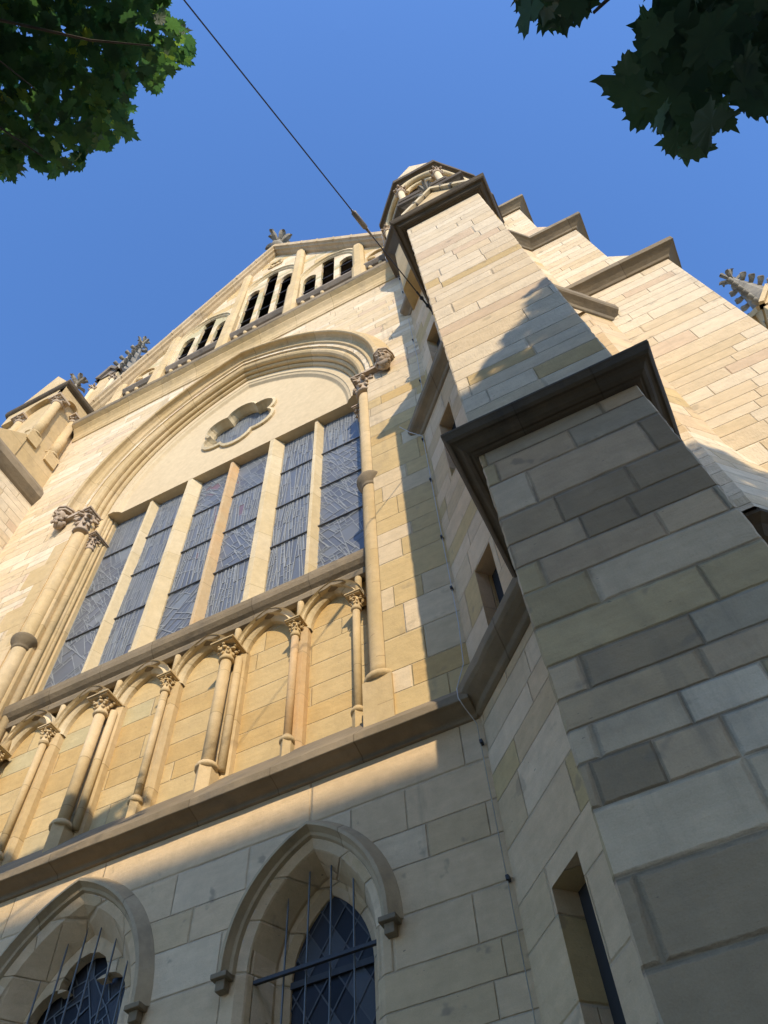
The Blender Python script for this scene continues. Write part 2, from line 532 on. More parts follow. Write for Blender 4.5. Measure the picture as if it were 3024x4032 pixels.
    def plate(self, outer, holes, y0, y1, hole_sides=True, outer_sides=True):
        """flat plate in the x-z plane with holes, between y0 (front) and y1 (back)"""
        loops = [outer] + holes
        tri = tessellate_polygon([[Vector((x, z, 0)) for x, z in l] for l in loops])
        flat = [p for l in loops for p in l]
        self.add([(x, y0, z) for x, z in flat], [tuple(t) for t in tri])
        for li, l in enumerate(loops):
            if (li == 0 and not outer_sides) or (li > 0 and not hole_sides):
                continue
            k = len(l)
            vs = [(x, y0, z) for x, z in l] + [(x, y1, z) for x, z in l]
            self.add(vs, [(i, (i + 1) % k, k + (i + 1) % k, k + i) for i in range(k)])

    def build(self, name, mats, parent=None, bevel=0.0, recalc=True, **props):
        me = bpy.data.meshes.new(name)
        org = Vector((0, 0, -H0))
        if parent is not None:
            org = org + world_of(parent)
        me.from_pydata([(x - org.x, y - org.y, z - org.z) for x, y, z in self.v], [], self.f)
        if not isinstance(mats, (list, tuple)):
            mats = [mats]
        for mt in mats:
            me.materials.append(mt)
        me.polygons.foreach_set('material_index', self.mi)
        sm = [i in self.smooth for i in range(len(self.f))]
        me.polygons.foreach_set('use_smooth', sm)
        if recalc:
            bm = bmesh.new()
            bm.from_mesh(me)
            bmesh.ops.recalc_face_normals(bm, faces=bm.faces)
            bm.to_mesh(me)
            bm.free()
        me.update()
        o = bpy.data.objects.new(name, me)
        COL.objects.link(o)
        if parent is not None:
            o.parent = parent
        if bevel:
            md = o.modifiers.new('bevel', 'BEVEL')
            md.width = bevel
            md.segments = 2
            md.limit_method = 'ANGLE'
            md.angle_limit = R_(35)
        for k, v in props.items():
            o[k] = v
        return o


def world_of(o):
    p = Vector((0, 0, 0))
    while o is not None:
        p = p + o.location
        o = o.parent
    return p


def thing(name, label, cat, loc, group=None):
    o = bpy.data.objects.new(name, None)
    o.empty_display_size = 0.3
    o.location = loc
    COL.objects.link(o)
    o['label'] = label
    o['category'] = cat
    if group:
        o['group'] = group
    return o


def pointed(cx, half, zs, coff, n=10):
    """outline of a pointed arch, left springing to right springing"""
    rad = half + coff
    am = math.acos(coff / rad)
    a = [(cx + coff - rad * math.cos(am * k / n), zs + rad * math.sin(am * k / n)) for k in range(n + 1)]
    return a + [(2 * cx - x, z) for x, z in a[::-1][1:]]


# ------------------------------------------------------------------ ground
g = MB()
g.add([(-400, -400, -H0), (400, -400, -H0), (400, 400, -H0), (-400, 400, -H0)], [(0, 1, 2, 3)])
g.build('ground', M['ground'], kind='structure')
g = MB()
g.box((-200, -10.5, -H0 + 0.004), (200, -3.5, -H0 + 0.008))
g.build('road', M['asphalt'], kind='structure')

# ------------------------------------------------------------------ the church
XC = -5.34
church = thing('church', 'gothic revival sandstone church front with stained glass window, stair turret and tall stepped buttress', 'church', (XC, 6.0, 0))

# --- facade wall
WJ = 3.17                      # half width of the great window opening in the wall face
COFF, ZSP = 1.6, 14.1
Z_STR = 5.1
lanc = [(-2.945, 0.61, 3.51, 0.42), (-5.36, 0.87, 3.50, 0.50)]   # centre, half, springing, arc offset
w = MB()
big = [(XC - WJ, Z_STR)] + pointed(XC, WJ, ZSP, COFF, 18) + [(XC + WJ, Z_STR)]
# upper wall as two sides and a head around the window opening
pt = pointed(XC, WJ, ZSP, COFF, 18)
outl = [(-10.7, Z_STR), (XC - WJ, Z_STR)] + pt + [(XC + WJ, Z_STR), (-0.9, Z_STR), (-0.9, 20.3), (-10.7, 20.3)]
outl = [(-10.7, Z_STR), (XC - WJ, Z_STR)] + pt + [(XC + WJ, 13.0), (-0.9, 13.0), (-0.9, 20.3), (-10.7, 20.3)]
w.plate(outl, [], 5.0, 5.3, outer_sides=False)
w.build('facade_wall', M['wall'], church)
w = MB()
w.plate([(XC + WJ, Z_STR), (-0.9, Z_STR), (-0.9, 13.0), (XC + WJ, 13.0)], [], 5.0, 5.3, outer_sides=False)
w.build('jamb_wall', M['wallbuff'], church, label='buff stonework between the great window and the turret')
w = MB()
for k in range(13):                                     # toothed buff quoins along the left jamb
    z = Z_STR + 0.62 * k
    w.box((XC - WJ - (0.62 if k % 2 else 0.30), 4.997, z), (XC - WJ - 0.005, 5.1, z + 0.615))
w.build('jamb_quoins', M['trim'], church)
# lower wall with the two window openings
w = MB()
holes = [[(cx - hf, -H0 + 1.6)] + pointed(cx, hf, zs, co) + [(cx + hf, -H0 + 1.6)] for cx, hf, zs, co in lanc]
w.plate([(-10.7, -H0), (-0.9, -H0), (-0.9, Z_STR), (-10.7, Z_STR)], holes, 5.0, 5.02, hole_sides=False, outer_sides=False)
w.build('lower_facade_wall', M['low'], church)

# --- string course above the lower windows
s = MB()
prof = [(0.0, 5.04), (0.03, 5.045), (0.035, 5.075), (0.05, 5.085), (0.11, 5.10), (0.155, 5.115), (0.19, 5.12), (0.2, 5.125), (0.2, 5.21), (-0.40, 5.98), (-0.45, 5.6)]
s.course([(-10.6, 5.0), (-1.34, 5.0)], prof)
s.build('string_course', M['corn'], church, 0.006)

# --- great window
gw = MB()


def roll(cr, cy, rad, a0, a1, n=6):
    return [(cr + rad * math.cos(R_(a0 + (a1 - a0) * k / n)), cy + rad * math.sin(R_(a0 + (a1 - a0) * k / n))) for k in range(n + 1)]


jprof = [(3.17, 5.0), (3.17, 5.02), (3.14, 5.04), (3.14, 5.09), (3.16, 5.14), (3.15, 5.22), (3.08, 5.26), (3.02, 5.24)]
jprof += roll(2.985, 5.205, 0.055, 60, -170, 7)
jprof += [(2.95, 5.30), (2.96, 5.37), (2.92, 5.41), (2.89, 5.40)] + roll(2.865, 5.40, 0.034, 40, -170, 5) + [(2.83, 5.46), (2.83, 5.50), (2.79, 5.52), (2.79, 5.66)]
gw.arch(XC, ZSP, COFF, jprof, 5.6, 18)
great = gw.build('great_window', M['trimarch'], church, label='large pointed window with six stained glass lights and a six-lobed opening above')
hm = MB()
hprof = [(3.74, 5.0), (3.72, 4.98), (3.53, 4.80), (3.46, 4.79), (3.44, 4.81), (3.44, 4.88), (3.41, 4.94), (3.36, 4.97), (3.31, 4.955), (3.28, 4.96), (3.26, 5.0)]
hm.arch(XC, ZSP, COFF, hprof, 14.30, 20, closed=True)
hm.build('hood_mould', M['trimarch'], great)
# fat rolls of the arch that the shafts carry
ar = MB()
for (r, y, rad) in [(3.085, 5.115, 0.088), (2.905, 5.30, 0.058)]:
    ar.arch(XC, ZSP, COFF, roll(r, y, rad, 0, -330, 10), 14.05, 20)
ar.build('arch_roll', M['trimarch'], great)
# tympanum with the six-lobed opening
ty = MB()
RT = 2.88
foil_c = (XC + 0.0, 15.92)


def foil(rc, rl, n=8, c=foil_c):
    out = []
    half = math.asin(min(0.999, rc * math.sin(PI / 6) / rl))
    for k in range(6):
        a = R_(30 + 60 * k)
        cx, cz = c[0] + rc * math.cos(a), c[1] + rc * math.sin(a)
        # outer part of the lobe circle between the two cusps
        sp = PI - (PI / 6 + 0) + 0.0
        ang = math.acos(max(-1, min(1, 0)))
        lim = cusp_angle(rc, rl)
        for j in range(n + 1):
            b = a - lim + 2 * lim * j / n
            out.append((cx + rl * math.cos(b), cz + rl * math.sin(b)))
    return out


def cusp_angle(rc, rl):
    # direction (from the lobe centre) of the cusp where it meets the ray half-way to the next lobe
    h = rc * math.sin(PI / 6)
    along = math.sqrt(max(1e-6, rl * rl - h * h))
    # cusp lies on the ray at +30 deg from the lobe axis at distance rc*cos30+along
    d = rc * math.cos(PI / 6) + along
    x = d * math.cos(PI / 6) - rc
    z = d * math.sin(PI / 6)
    return math.atan2(z, x)


f_out = foil(0.56, 0.40)
f_mid = foil(0.54, 0.355)
f_in = foil(0.53, 0.325)
tout = [(XC - RT, 14.28)] + pointed(XC, RT, ZSP, COFF, 18)[1:-1] + [(XC + RT, 14.28)]
ty.plate(tout, [f_mid], 5.40, 5.66, hole_sides=True)
ty.build('tympanum', M['plaster'], great)
fr = MB()
k = len(f_out)
rows = []
for lp, y in [(f_out, 5.398), (f_out, 5.35), (f_mid, 5.33), (f_mid, 5.40), (f_in, 5.52), (f_in, 5.58)]:
    rows.append([(x, y, z) for x, z in lp])
fr.grid(rows, True)
fr.build('foil_frame', M['trimpale'], great)
rg = MB()
rg.arch(XC, ZSP, COFF, [(2.86, 5.402), (2.84, 5.31), (2.70, 5.31), (2.68, 5.33), (2.63, 5.345), (2.58, 5.39), (2.56, 5.402)], 14.285, 18, closed=True)
rg.build('tympanum_border', M['plaster'], great)

# shafts of the window jambs, with annulets, capitals and bases


def sphere_leaves(mb, cx, cy, z0, z1, r, seed, n=7, big=1.0):
    rng = random.Random(seed)
    h = z1 - z0
    for tier, (zf, rf, sz) in enumerate([(0.35, 0.98, 0.85), (0.72, 1.22, 1.0)]):
        for j in range(n):
            a = 2 * PI * (j + 0.5 * tier) / n + rng.uniform(-0.15, 0.15)
            rr = r * rf
            c = (cx + rr * math.cos(a), cy + rr * math.sin(a), z0 + h * zf)
            rot = Matrix.Rotation(a, 3, 'Z') @ Matrix.Rotation(R_(-25 - 25 * tier), 3, 'Y')
            mb.ball(c, (r * 0.34 * sz * big, r * 0.42 * sz * big, h * 0.24 * sz), 7, rot, 0.35, seed * 31 + tier * 10 + j)
            tip = (cx + (rr + r * 0.42) * math.cos(a), cy + (rr + r * 0.42) * math.sin(a), z0 + h * (zf + 0.12))
            mb.ball(tip, (r * 0.24 * big, r * 0.3 * big, h * 0.10), 6, rot, 0.3, seed * 17 + j)


def capital(mb, cx, cy, z0, z1, r, hw, seed, yback=None):
    mb.lathe(cx, cy, [(r * 1.0, z0 - 0.03), (r * 1.22, z0 - 0.02), (r * 1.3, z0), (r * 1.22, z0 + 0.025), (r * 1.0, z0 + 0.035), (r * 1.02, z0 + (z1 - z0) * 0.5), (r * 1.35, z1 - 0.05)], 14)
    sphere_leaves(mb, cx, cy, z0 + 0.03, z1 - 0.03, r, seed)
    t = max(0.03, (z1 - z0) * 0.14)
    yb = cy + hw if yback is None else yback
    mb.box((cx - hw, cy - hw, z1 - t * 0.55), (cx + hw, yb, z1))
    mb.box((cx - hw * 0.86, cy - hw * 0.86, z1 - t), (cx + hw * 0.86, yb, z1 - t * 0.55))


for sg in (-1, 1):
    sh = MB()
    cx = XC + sg * 3.075
    sh.lathe(cx, 5.115, [(0.125, 6.12), (0.125, 6.25), (0.122, 10.1), (0.118, 13.35)], 18)
    sh.build('shaft', M['trim'], great)
    an = MB()
    an.lathe(cx, 5.115, [(0.12, 10.0), (0.135, 10.02), (0.14, 10.04), (0.135, 10.06), (0.145, 10.08), (0.17, 10.13), (0.20, 10.2), (0.205, 10.24), (0.20, 10.26), (0.13, 10.30)], 20)
    an.build('annulet', M['corn'], great)
    b = MB()
    b.lathe(cx, 5.115, [(0.19, 6.02), (0.195, 6.06), (0.19, 6.09), (0.15, 6.13), (0.128, 6.16)], 18)
    b.box((cx - 0.16, 4.97, 5.3), (cx + 0.16, 5.25, 6.02))
    b.build('base', M['trim'], great)
    cp = MB()
    capital(cp, cx, 5.10, 13.46, 14.08, 0.125, 0.195, 5 + sg, 5.4)
    cp.box((cx + (0.1 if sg > 0 else -0.42), 5.0 - 0.10, 13.99), (cx + (0.42 if sg > 0 else -0.1), 5.06, 14.08))
    cp.build('capital', M['carve'], great)
    for (r, y, rad, zc) in [(2.905, 5.33, 0.068, 13.1), (2.845, 5.46, 0.04, 13.1)]:
        q = MB()
        q.lathe(XC + sg * r, y, [(rad, 5.85), (rad, zc), (rad, 14.4)], 12)
        q.build('shaft', M['trim'], great)
    cp = MB()
    capital(cp, XC + sg * 2.905, 5.33, 13.05, 13.45, 0.07, 0.15, 15 + sg, 5.6)
    cp.build('capital', M['carve'], great)
    # carved heads that end the hood mould
    hx = XC + sg * 3.57
    HS = 0.68
    hd = MB()
    zc = 14.02
    yc = 4.80
    hd.ball((hx, yc, zc + 0.05), (0.17, 0.185, 0.24), 14)
    hd.ball((hx, yc - 0.02, zc - 0.17), (0.105, 0.13, 0.10), 10)              # chin
    hd.prism([(hx - 0.035, yc - 0.17, zc - 0.02), (hx + 0.035, yc - 0.17, zc - 0.02), (hx, yc - 0.255, zc - 0.015), ], (0, 0.01, 0.13))   # nose
    hd.ball((hx, yc - 0.165, zc + 0.13), (0.125, 0.05, 0.035), 10)            # brow
    for e in (-1, 1):
        hd.ball((hx + e * 0.068, yc - 0.165, zc + 0.085), (0.035, 0.025, 0.022), 8)
        hd.ball((hx + e * 0.085, yc - 0.12, zc - 0.02), (0.05, 0.06, 0.055), 8)
    hd.ball((hx, yc - 0.17, zc - 0.075), (0.05, 0.025, 0.014), 8)             # lips
    hd.ball((hx, yc - 0.165, zc - 0.105), (0.042, 0.025, 0.014), 8)
    rng = random.Random(40 + sg)
    for j in range(16):                                                       # locks of hair, veil or beard
        a = R_(rng.uniform(-150, 150)) + PI / 2
        if sg < 0 and j < 6:
            c = (hx + rng.uniform(-0.1, 0.1), yc - rng.uniform(0.04, 0.14), zc - rng.uniform(0.18, 0.36))
            hd.ball(c, (0.05, 0.05, 0.09), 7, None, 0.3, j)
        else:
            c = (hx + 0.18 * math.cos(a), yc + 0.06 + 0.1 * math.sin(a), zc + rng.uniform(-0.28, 0.16))
            hd.ball(c, (0.065, 0.07, 0.085), 7, None, 0.35, j)
    if sg > 0:
        for j in range(9):
            hd.tube([(hx - 0.2 + 0.05 * j, yc + 0.02, zc - 0.16 - 0.012 * j), (hx - 0.12 + 0.035 * j, yc - 0.06, zc - 0.30), (hx - 0.02 + 0.02 * j, yc + 0.02, zc - 0.40)], 0.022, 6)
    hd.ball((hx, yc + 0.08, zc - 0.28), (0.16, 0.13, 0.16), 9, None, 0.2, 3)
    hd.v = [(hx + (x - hx) * HS, 4.92 + (y - 4.92) * HS, zc + 0.05 + (z - zc - 0.05) * HS) for x, y, z in hd.v]
    hd.build('carved_head', M['carve'], great, label='carved crowned head of a bearded man' if sg < 0 else 'carved veiled head of a woman')
    cn = MB()
    ring = [(hx + 0.29 * math.cos(R_(a)), yc + 0.05 + 0.29 * math.sin(R_(a))) for a in (180, 225, 270, 315, 360)]
    ring2 = [(hx + 0.25 * math.cos(R_(a)), yc + 0.05 + 0.25 * math.sin(R_(a))) for a in (180, 225, 270, 315, 360)]
    cn.column([(hx - 0.29, 5.02)] + ring + [(hx + 0.29, 5.02)], zc + 0.34, zc + 0.40)
    cn.column([(hx - 0.25, 5.02)] + ring2 + [(hx + 0.25, 5.02)], zc + 0.24, zc + 0.34)
    cn.v = [(hx + (x - hx) * HS, 5.02 + (y - 5.02) * HS, zc + 0.05 + (z - zc - 0.05) * HS) for x, y, z in cn.v]
    cn.build('head_canopy', M['carve'], great)

# mullions
for i in range(5):
    cx = XC + 0.935 * (i - 2)
    major = i in (1, 3)
    fw, bw = (0.045, 0.175) if major else (0.028, 0.10)
    y0 = 5.40 if major else 5.45
    mu = MB()
    plan = [(cx - fw, y0), (cx + fw, y0), (cx + bw, y0 + 0.17), (cx + bw, 5.66), (cx - bw, 5.66), (cx - bw, y0 + 0.17)]
    zz = [8.7, 9.35]
    mu.column(plan, 8.7, 14.296)
    if i == 2:
        mu.build('mullion', M['mullion_warm'], great, 0.004, label='orange sandstone mullion in the middle of the window')
    else:
        mu.build('mullion', M['trimpale'], great, 0.004)
    st = MB()
    st.column([(cx + (x - cx) * 1.18, y - (0.02 if y < 5.6 else 0)) for x, y in plan], 8.7, 9.15)
    st.build('mullion_stool', M['trimpale'], great, 0.01)
lt = MB()
lt.box((XC - 2.98, 5.415, 14.297), (XC + 2.98, 5.70, 14.6))
lt.build('lintel', M['plaster'], great)
si = MB()
sp = [(0.0, 8.45), (0.06, 8.47), (0.07, 8.55), (0.05, 8.60), (0.10, 8.64), (0.145, 8.70), (0.16, 8.78), (0.16, 8.86), (-0.22, 9.30), (-0.25, 8.6)]
si.course([(XC - 2.95, 5.40), (XC + 2.95, 5.40)], sp)
si.build('sill', M['corn'], great, 0.006)

# leaded lights: every light is cut into panes by a recursive split, the cuts become lead lines


def panes(rect, rng, mode, depth):
    """irregular mosaic inside a rectangle: returns convex polygons in (x, z)"""
    polys = [rect]
    base_ang = rng.choice([28, 34, -30, 22])
    for d in range(depth):
        nxt = []
        for p in polys:
            xs = [a for a, _ in p]
            zs = [b for _, b in p]
            wd, ht = max(xs) - min(xs), max(zs) - min(zs)
            area = wd * ht
            if area < 0.006 or (d > 4 and rng.random() < 0.25):
                nxt.append(p)
                continue
            c = Vector((sum(xs) / len(p) + rng.uniform(-0.2, 0.2) * wd, sum(zs) / len(p) + rng.uniform(-0.2, 0.2) * ht))
            if mode == 0:      # tall strips with short cross cuts
                ang = 90 + rng.uniform(-5, 5) if ht * 0.55 < wd * 3.2 and wd > 0.085 else rng.uniform(-12, 12)
            else:              # slanting quarries
                lo = base_ang
                ang = (lo if (d % 2) else lo + 90) + rng.uniform(-13, 13)
            n = Vector((-math.sin(R_(ang)), math.cos(R_(ang))))
            A, B = [], []
            k = len(p)
            for i in range(k):
                a, b = Vector(p[i]), Vector(p[(i + 1) % k])
                da, db = (a - c).dot(n), (b - c).dot(n)
                if da >= 0:
                    A.append((a.x, a.y))
                if da <= 0:
                    B.append((a.x, a.y))
                if da * db < 0:
                    t = da / (da - db)
                    h = a.lerp(b, t)
                    A.append((h.x, h.y))
                    B.append((h.x, h.y))
            if len(A) > 2 and len(B) > 2:
                nxt += [A, B]
            else:
                nxt.append(p)
        polys = nxt
    return polys


def leaded(name_g, polys, y, wid, mg, ml, parent, tints, rng, keep=None):
    me_v, me_f, cols = [], [], []
    for p in polys:
        o = len(me_v)
        me_v += [(x, y, z) for x, z in p]
        me_f.append(tuple(range(o, o + len(p))))
        c = rng.choice(tints)
        f = rng.uniform(0.85, 1.2)
        cols.append([min(1, c[0] * f), min(1, c[1] * f), min(1, c[2] * f), 1])
    gb = MB()
    gb.v, gb.f, gb.mi = me_v, me_f, [0] * len(me_f)
    o = gb.build(name_g, mg, parent, recalc=False)
    at = o.data.color_attributes.new('pane', 'FLOAT_COLOR', 'CORNER')
    arr = []
    for f, c in zip(me_f, cols):
        arr += c * len(f)
    at.data.foreach_set('color', arr)
    lb = MB()
    seen = set()
    for p in polys:
        for i in range(len(p)):
            a, b = Vector(p[i]), Vector(p[(i + 1) % len(p)])
            if (b - a).length < 0.01:
                continue
            key = tuple(sorted([(round(a.x, 3), round(a.y, 3)), (round(b.x, 3), round(b.y, 3))]))
            if key in seen:
                continue
            seen.add(key)
            t = (b - a).normalized()
            nn = Vector((-t.y, t.x)) * wid
            q = [a + nn, a - nn, b - nn, b + nn]
            yo = y - rng.uniform(0.004, 0.012)
            lb.add([(v.x, yo, v.y) for v in q], [(0, 1, 2, 3)])
    l = lb.build('lead_lines', ml, parent, recalc=False)
    return o


rng = random.Random(11)
edges = [XC - 2.80] + [XC + 0.935 * (i - 2) for i in range(5)] + [XC + 2.80]
bars = [8.95, 9.36, 10.57, 11.77, 13.0, 14.32]
TINT = [(0.125, 0.136, 0.15), (0.115, 0.127, 0.142), (0.135, 0.147, 0.158), (0.125, 0.136, 0.15), (0.15, 0.16, 0.165), (0.11, 0.12, 0.136)]
for i in range(6):
    ps = []
    for j in range(5):
        mode = 0 if (i in (1, 4) or (i in (2, 3) and j == 3)) and j > 0 or (i + j) % 5 == 4 else 1
        ps += panes([(edges[i] + 0.02, bars[j]), (edges[i + 1] - 0.02, bars[j]), (edges[i + 1] - 0.02, bars[j + 1]), (edges[i] + 0.02, bars[j + 1])], rng, mode, 7)
    tn = TINT * 4 + [(0.16, 0.10, 0.11)] * (1 if i in (2, 3) else 0) + [(0.18, 0.195, 0.195)] * 2
    leaded('glass_light', ps, 5.60, 0.0062, M['glass'], M['cames'], great, tn, rng)
    for z in bars[1:5]:
        br = MB()
        br.box((edges[i] + 0.05, 5.565, z - 0.010), (edges[i + 1] - 0.05, 5.59, z + 0.010))
        br.build('saddle_bar', M['barbright'], great)
ps = panes([(foil_c[0] - 1.0, foil_c[1] - 1.0), (foil_c[0] + 1.0, foil_c[1] - 1.0), (foil_c[0] + 1.0, foil_c[1] + 1.0), (foil_c[0] - 1.0, foil_c[1] + 1.0)], rng, 0, 8)
leaded('foil_glass', ps, 5.59, 0.006, M['glass'], M['cames'], great, TINT, rng)

# --- blind arcade under the window
ba = MB()
ba.box((XC - 3.1, 5.50, 5.6), (XC + 3.1, 5.62, 8.75))
arcade = ba.build('blind_arcade', M['panel'], church, label='row of blind pointed arches below the great window')
for i in range(7):
    cx = XC + 0.935 * (i - 3)
    if i in (0, 6):
        cx = XC + (2.70 if i == 6 else -2.70)
    major = i in (2, 4) or i in (0, 6)
    major = i in (2, 4)
    r = 0.070 if major else 0.046
    yc = 5.25 if major else 5.31
    co = MB()
    pw = 0.165 if major else 0.11
    if i not in (0, 6):
        plan = [(cx - pw, 5.52), (cx - pw, 5.42), (cx - pw * 0.72, 5.365), (cx + pw * 0.72, 5.365), (cx + pw, 5.42), (cx + pw, 5.52)]
        co.column(plan, 5.7, 8.0)
    co.lathe(cx, yc, [(r, 6.05), (r, 7.72)], 14)
    if major:
        for s2 in (-1, 1):
            co.lathe(cx + s2 * 0.115, 5.345, [(0.05, 6.02), (0.05, 7.8)], 10)
    co.build('colonnette', M['mullion_warm'] if i in (5,) else M['trim'], arcade)
    bs = MB()
    bs.lathe(cx, yc, [(r * 1.75, 6.0), (r * 1.8, 6.03), (r * 1.65, 6.06), (r * 1.15, 6.09)], 14)
    q = r * 1.35
    bs.column([(cx - q, 5.45), (cx - q, yc - q * 0.4), (cx, yc - q * 1.3), (cx + q, yc - q * 0.4), (cx + q, 5.45)], 5.4, 6.0)
    bs.build('colonnette_base', M['trim'], arcade)
    cp = MB()
    capital(cp, cx, yc, 7.72, 7.97, r * 1.1, 0.165 if major else 0.108, 50 + i, 5.45)
    cp.build('capital', M['trim'], arcade)
    stl = MB()
    stl.lathe(cx, 5.385, [(0.046, 7.95), (0.046, 8.35), (0.046, 8.46)], 10)
    stl.build('stalk', M['trim'], arcade)
for i in range(6):
    cx = XC + 0.935 * (i - 2.5)
    a = MB()
    hf = 0.335
    pr = [(hf, 5.52), (hf, 5.44), (hf + 0.02, 5.41), (hf + 0.05, 5.385), (hf + 0.052, 5.365)] + roll(hf + 0.085, 5.335, 0.046, 200, -20, 7)[::1] + [(hf + 0.125, 5.37), (hf + 0.13, 5.42), (hf + 0.13, 5.52)]
    a.arch(cx, 7.95, 0.18, pr, 7.93, 9)
    a.build('blind_arch', M['trimpale'], arcade)

# --- lower windows
for wi, (cx, hf, zs, co) in enumerate(lanc):
    zb = -H0 + 1.6
    lw = MB()
    if wi == 0:
        lp = [(hf, 5.0), (hf - 0.065, 5.035), (hf - 0.075, 5.05), (hf - 0.165, 5.27), (hf - 0.165, 5.30), (hf - 0.20, 5.32), (hf - 0.255, 5.375), (hf - 0.255, 5.44)]
    else:
        lp = [(hf, 5.0), (hf - 0.075, 5.035), (hf - 0.085, 5.05), (hf - 0.23, 5.27), (hf - 0.23, 5.42)]
    GY = 5.40
    lw.arch(cx, zs, co, lp, zb, 12)
    lw.box((cx - hf, 4.97, zb - 0.2), (cx + hf, 5.44, zb))
    win = lw.build('lancet_window', M['low'], church,
                   label='smaller pointed lower window with black bar and clear diamond panes' if wi == 0 else 'larger pointed lower window with lobed tracery and vertical bars')
    h = MB()
    ho = hf + 0.17
    hp = [(ho, 5.0), (ho - 0.01, 4.985), (ho - 0.075, 4.895), (ho - 0.105, 4.89), (ho - 0.115, 4.92), (ho - 0.13, 4.955), (ho - 0.155, 4.965), (ho - 0.165, 5.0)]
    h.arch(cx, zs, co, hp, zs - 0.02, 14, closed=True)
    h.build('hood_mould', M['hood'], win)
    for sg in (-1, 1):
        ls = MB()
        lx = cx + sg * (ho - 0.085)
        ls.box((lx - 0.07, 4.89, zs - 0.06), (lx + 0.07, 5.0, zs - 0.02))
        ls.column([(lx - 0.04, 5.0), (lx - 0.04, 4.925), (lx + 0.04, 4.925), (lx + 0.04, 5.0)], zs - 0.14, zs - 0.06)
        ls.build('label_stop', M['corn'], win, 0.006)
    gh = hf - 0.29
    if wi == 1:
        # trefoil head cut into a stone slab
        gh = hf - 0.26
        hole = [(cx - 0.50, zb)]
        for (ox, oz, rad, a0, a1) in [(-0.265, 3.86, 0.24, 190, 62), (0.0, 4.10, 0.255, 188, -8), (0.265, 3.86, 0.24, 118, -10)]:
            for k in range(9):
                a = R_(a0 + (a1 - a0) * k / 8)
                hole.append((cx + ox + rad * math.cos(a), oz + rad * math.sin(a)))
        hole.append((cx + 0.50, zb))
        tr = MB()
        tr.plate([(cx - hf + 0.21, zb - 0.02)] + pointed(cx, hf - 0.21, zs, co) + [(cx + hf - 0.21, zb - 0.02)], [hole], 5.275, 5.37)
        tr.build('tracery', M['low'], win)
    rng = random.Random(70 + wi)
    polys = []
    if wi == 0:
        a = 0.115
        u = Vector((0.105, 0.16))
        v = Vector((0.105, -0.16))
        for i in range(-26, 27):
            for j in range(-26, 27):
                o = Vector((cx, 2.6)) + u * i + v * j
                if abs(o.x + 0.1 - cx) < hf and zb < o.y < zs + 1.3:
                    polys.append([(o.x, o.y), (o.x + v.x, o.y + v.y), (o.x + u.x + v.x, o.y + u.y + v.y), (o.x + u.x, o.y + u.y)])
    else:
        for j in range(4):
            polys += panes([(cx - hf, zb + j * 1.15), (cx + hf, zb + j * 1.15), (cx + hf, zb + j * 1.15 + 1.15), (cx - hf, zb + j * 1.15 + 1.15)], rng, 1, 7)
    dk = [(0.02, 0.021, 0.024), (0.035, 0.036, 0.042), (0.012, 0.012, 0.014), (0.10, 0.105, 0.11), (0.055, 0.058, 0.065), (0.03, 0.03, 0.035)]
    leaded('glass', polys, GY, 0.0062, M['lowglass'], M['cames_dark'] if wi == 0 else M['barbright'], win, dk, rng)
    bk = MB()
    bk.box((cx - hf, GY + 0.01, zb), (cx + hf, GY + 0.04, zs + 1.5))
    bk.build('backing', M['void'], win)
    br = MB()
    if wi == 0:
        bar_list = [(-3.23, 4.02), (-3.04, 4.26), (-2.84, 4.24), (-2.64, 4.06)]
        by = 5.15
    else:
        bar_list = [(-5.77, 4.10), (-5.57, 4.40), (-5.38, 4.46), (-5.22, 4.46), (-5.01, 4.28), (-4.82, 4.02)]
        by = 5.19
    for x, top in bar_list:
        br = MB()
        rows = [[(x + 0.0085 * f * math.cos(PI / 3 * k), by + 0.0085 * f * math.sin(PI / 3 * k), z) for k in range(6)] for z, f in ((zb, 1), (top, 1), (top + 0.09, 0.2))]
        br.grid(rows, True, False, True)
        br.build('window_bar', M['barbright'], win)
    blist = [((cx - hf + 0.07, 5.09, zs - 1.45), (cx + hf - 0.06, 5.13, zs - 1.41))]
    if wi == 0:
        blist += [((-3.46, 5.09, zs - 0.07), (-2.385, 5.12, zs - 0.042)), ((cx - 0.36, GY - 0.03, zs - 0.02), (cx + 0.36, GY - 0.012, zs + 0.03))]
    for a, b in blist:
        cb = MB()
        cb.box(a, b)
        cb.build('cross_bar', M['iron'], win)

# --- main cornice
c = MB()
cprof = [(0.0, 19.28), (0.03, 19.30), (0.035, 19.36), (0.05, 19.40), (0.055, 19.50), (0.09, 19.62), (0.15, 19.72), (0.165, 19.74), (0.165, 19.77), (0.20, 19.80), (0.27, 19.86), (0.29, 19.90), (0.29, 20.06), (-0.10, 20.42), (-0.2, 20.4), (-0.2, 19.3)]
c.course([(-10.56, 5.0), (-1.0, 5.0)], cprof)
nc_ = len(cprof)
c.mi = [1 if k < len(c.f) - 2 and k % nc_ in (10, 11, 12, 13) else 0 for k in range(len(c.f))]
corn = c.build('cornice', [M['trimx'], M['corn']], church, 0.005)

# --- gable
GX, GZ, GS = -5.42, 30.15, 1.66
YG = 5.15


def lancet_hole(x0, x1, z0, zt):
    hw_ = (x1 - x0) / 2
    cxx = (x0 + x1) / 2
    return [(x0, z0)] + pointed(cxx, hw_, zt - hw_ * 1.35, hw_ * 0.5, 5) + [(x1, z0)]


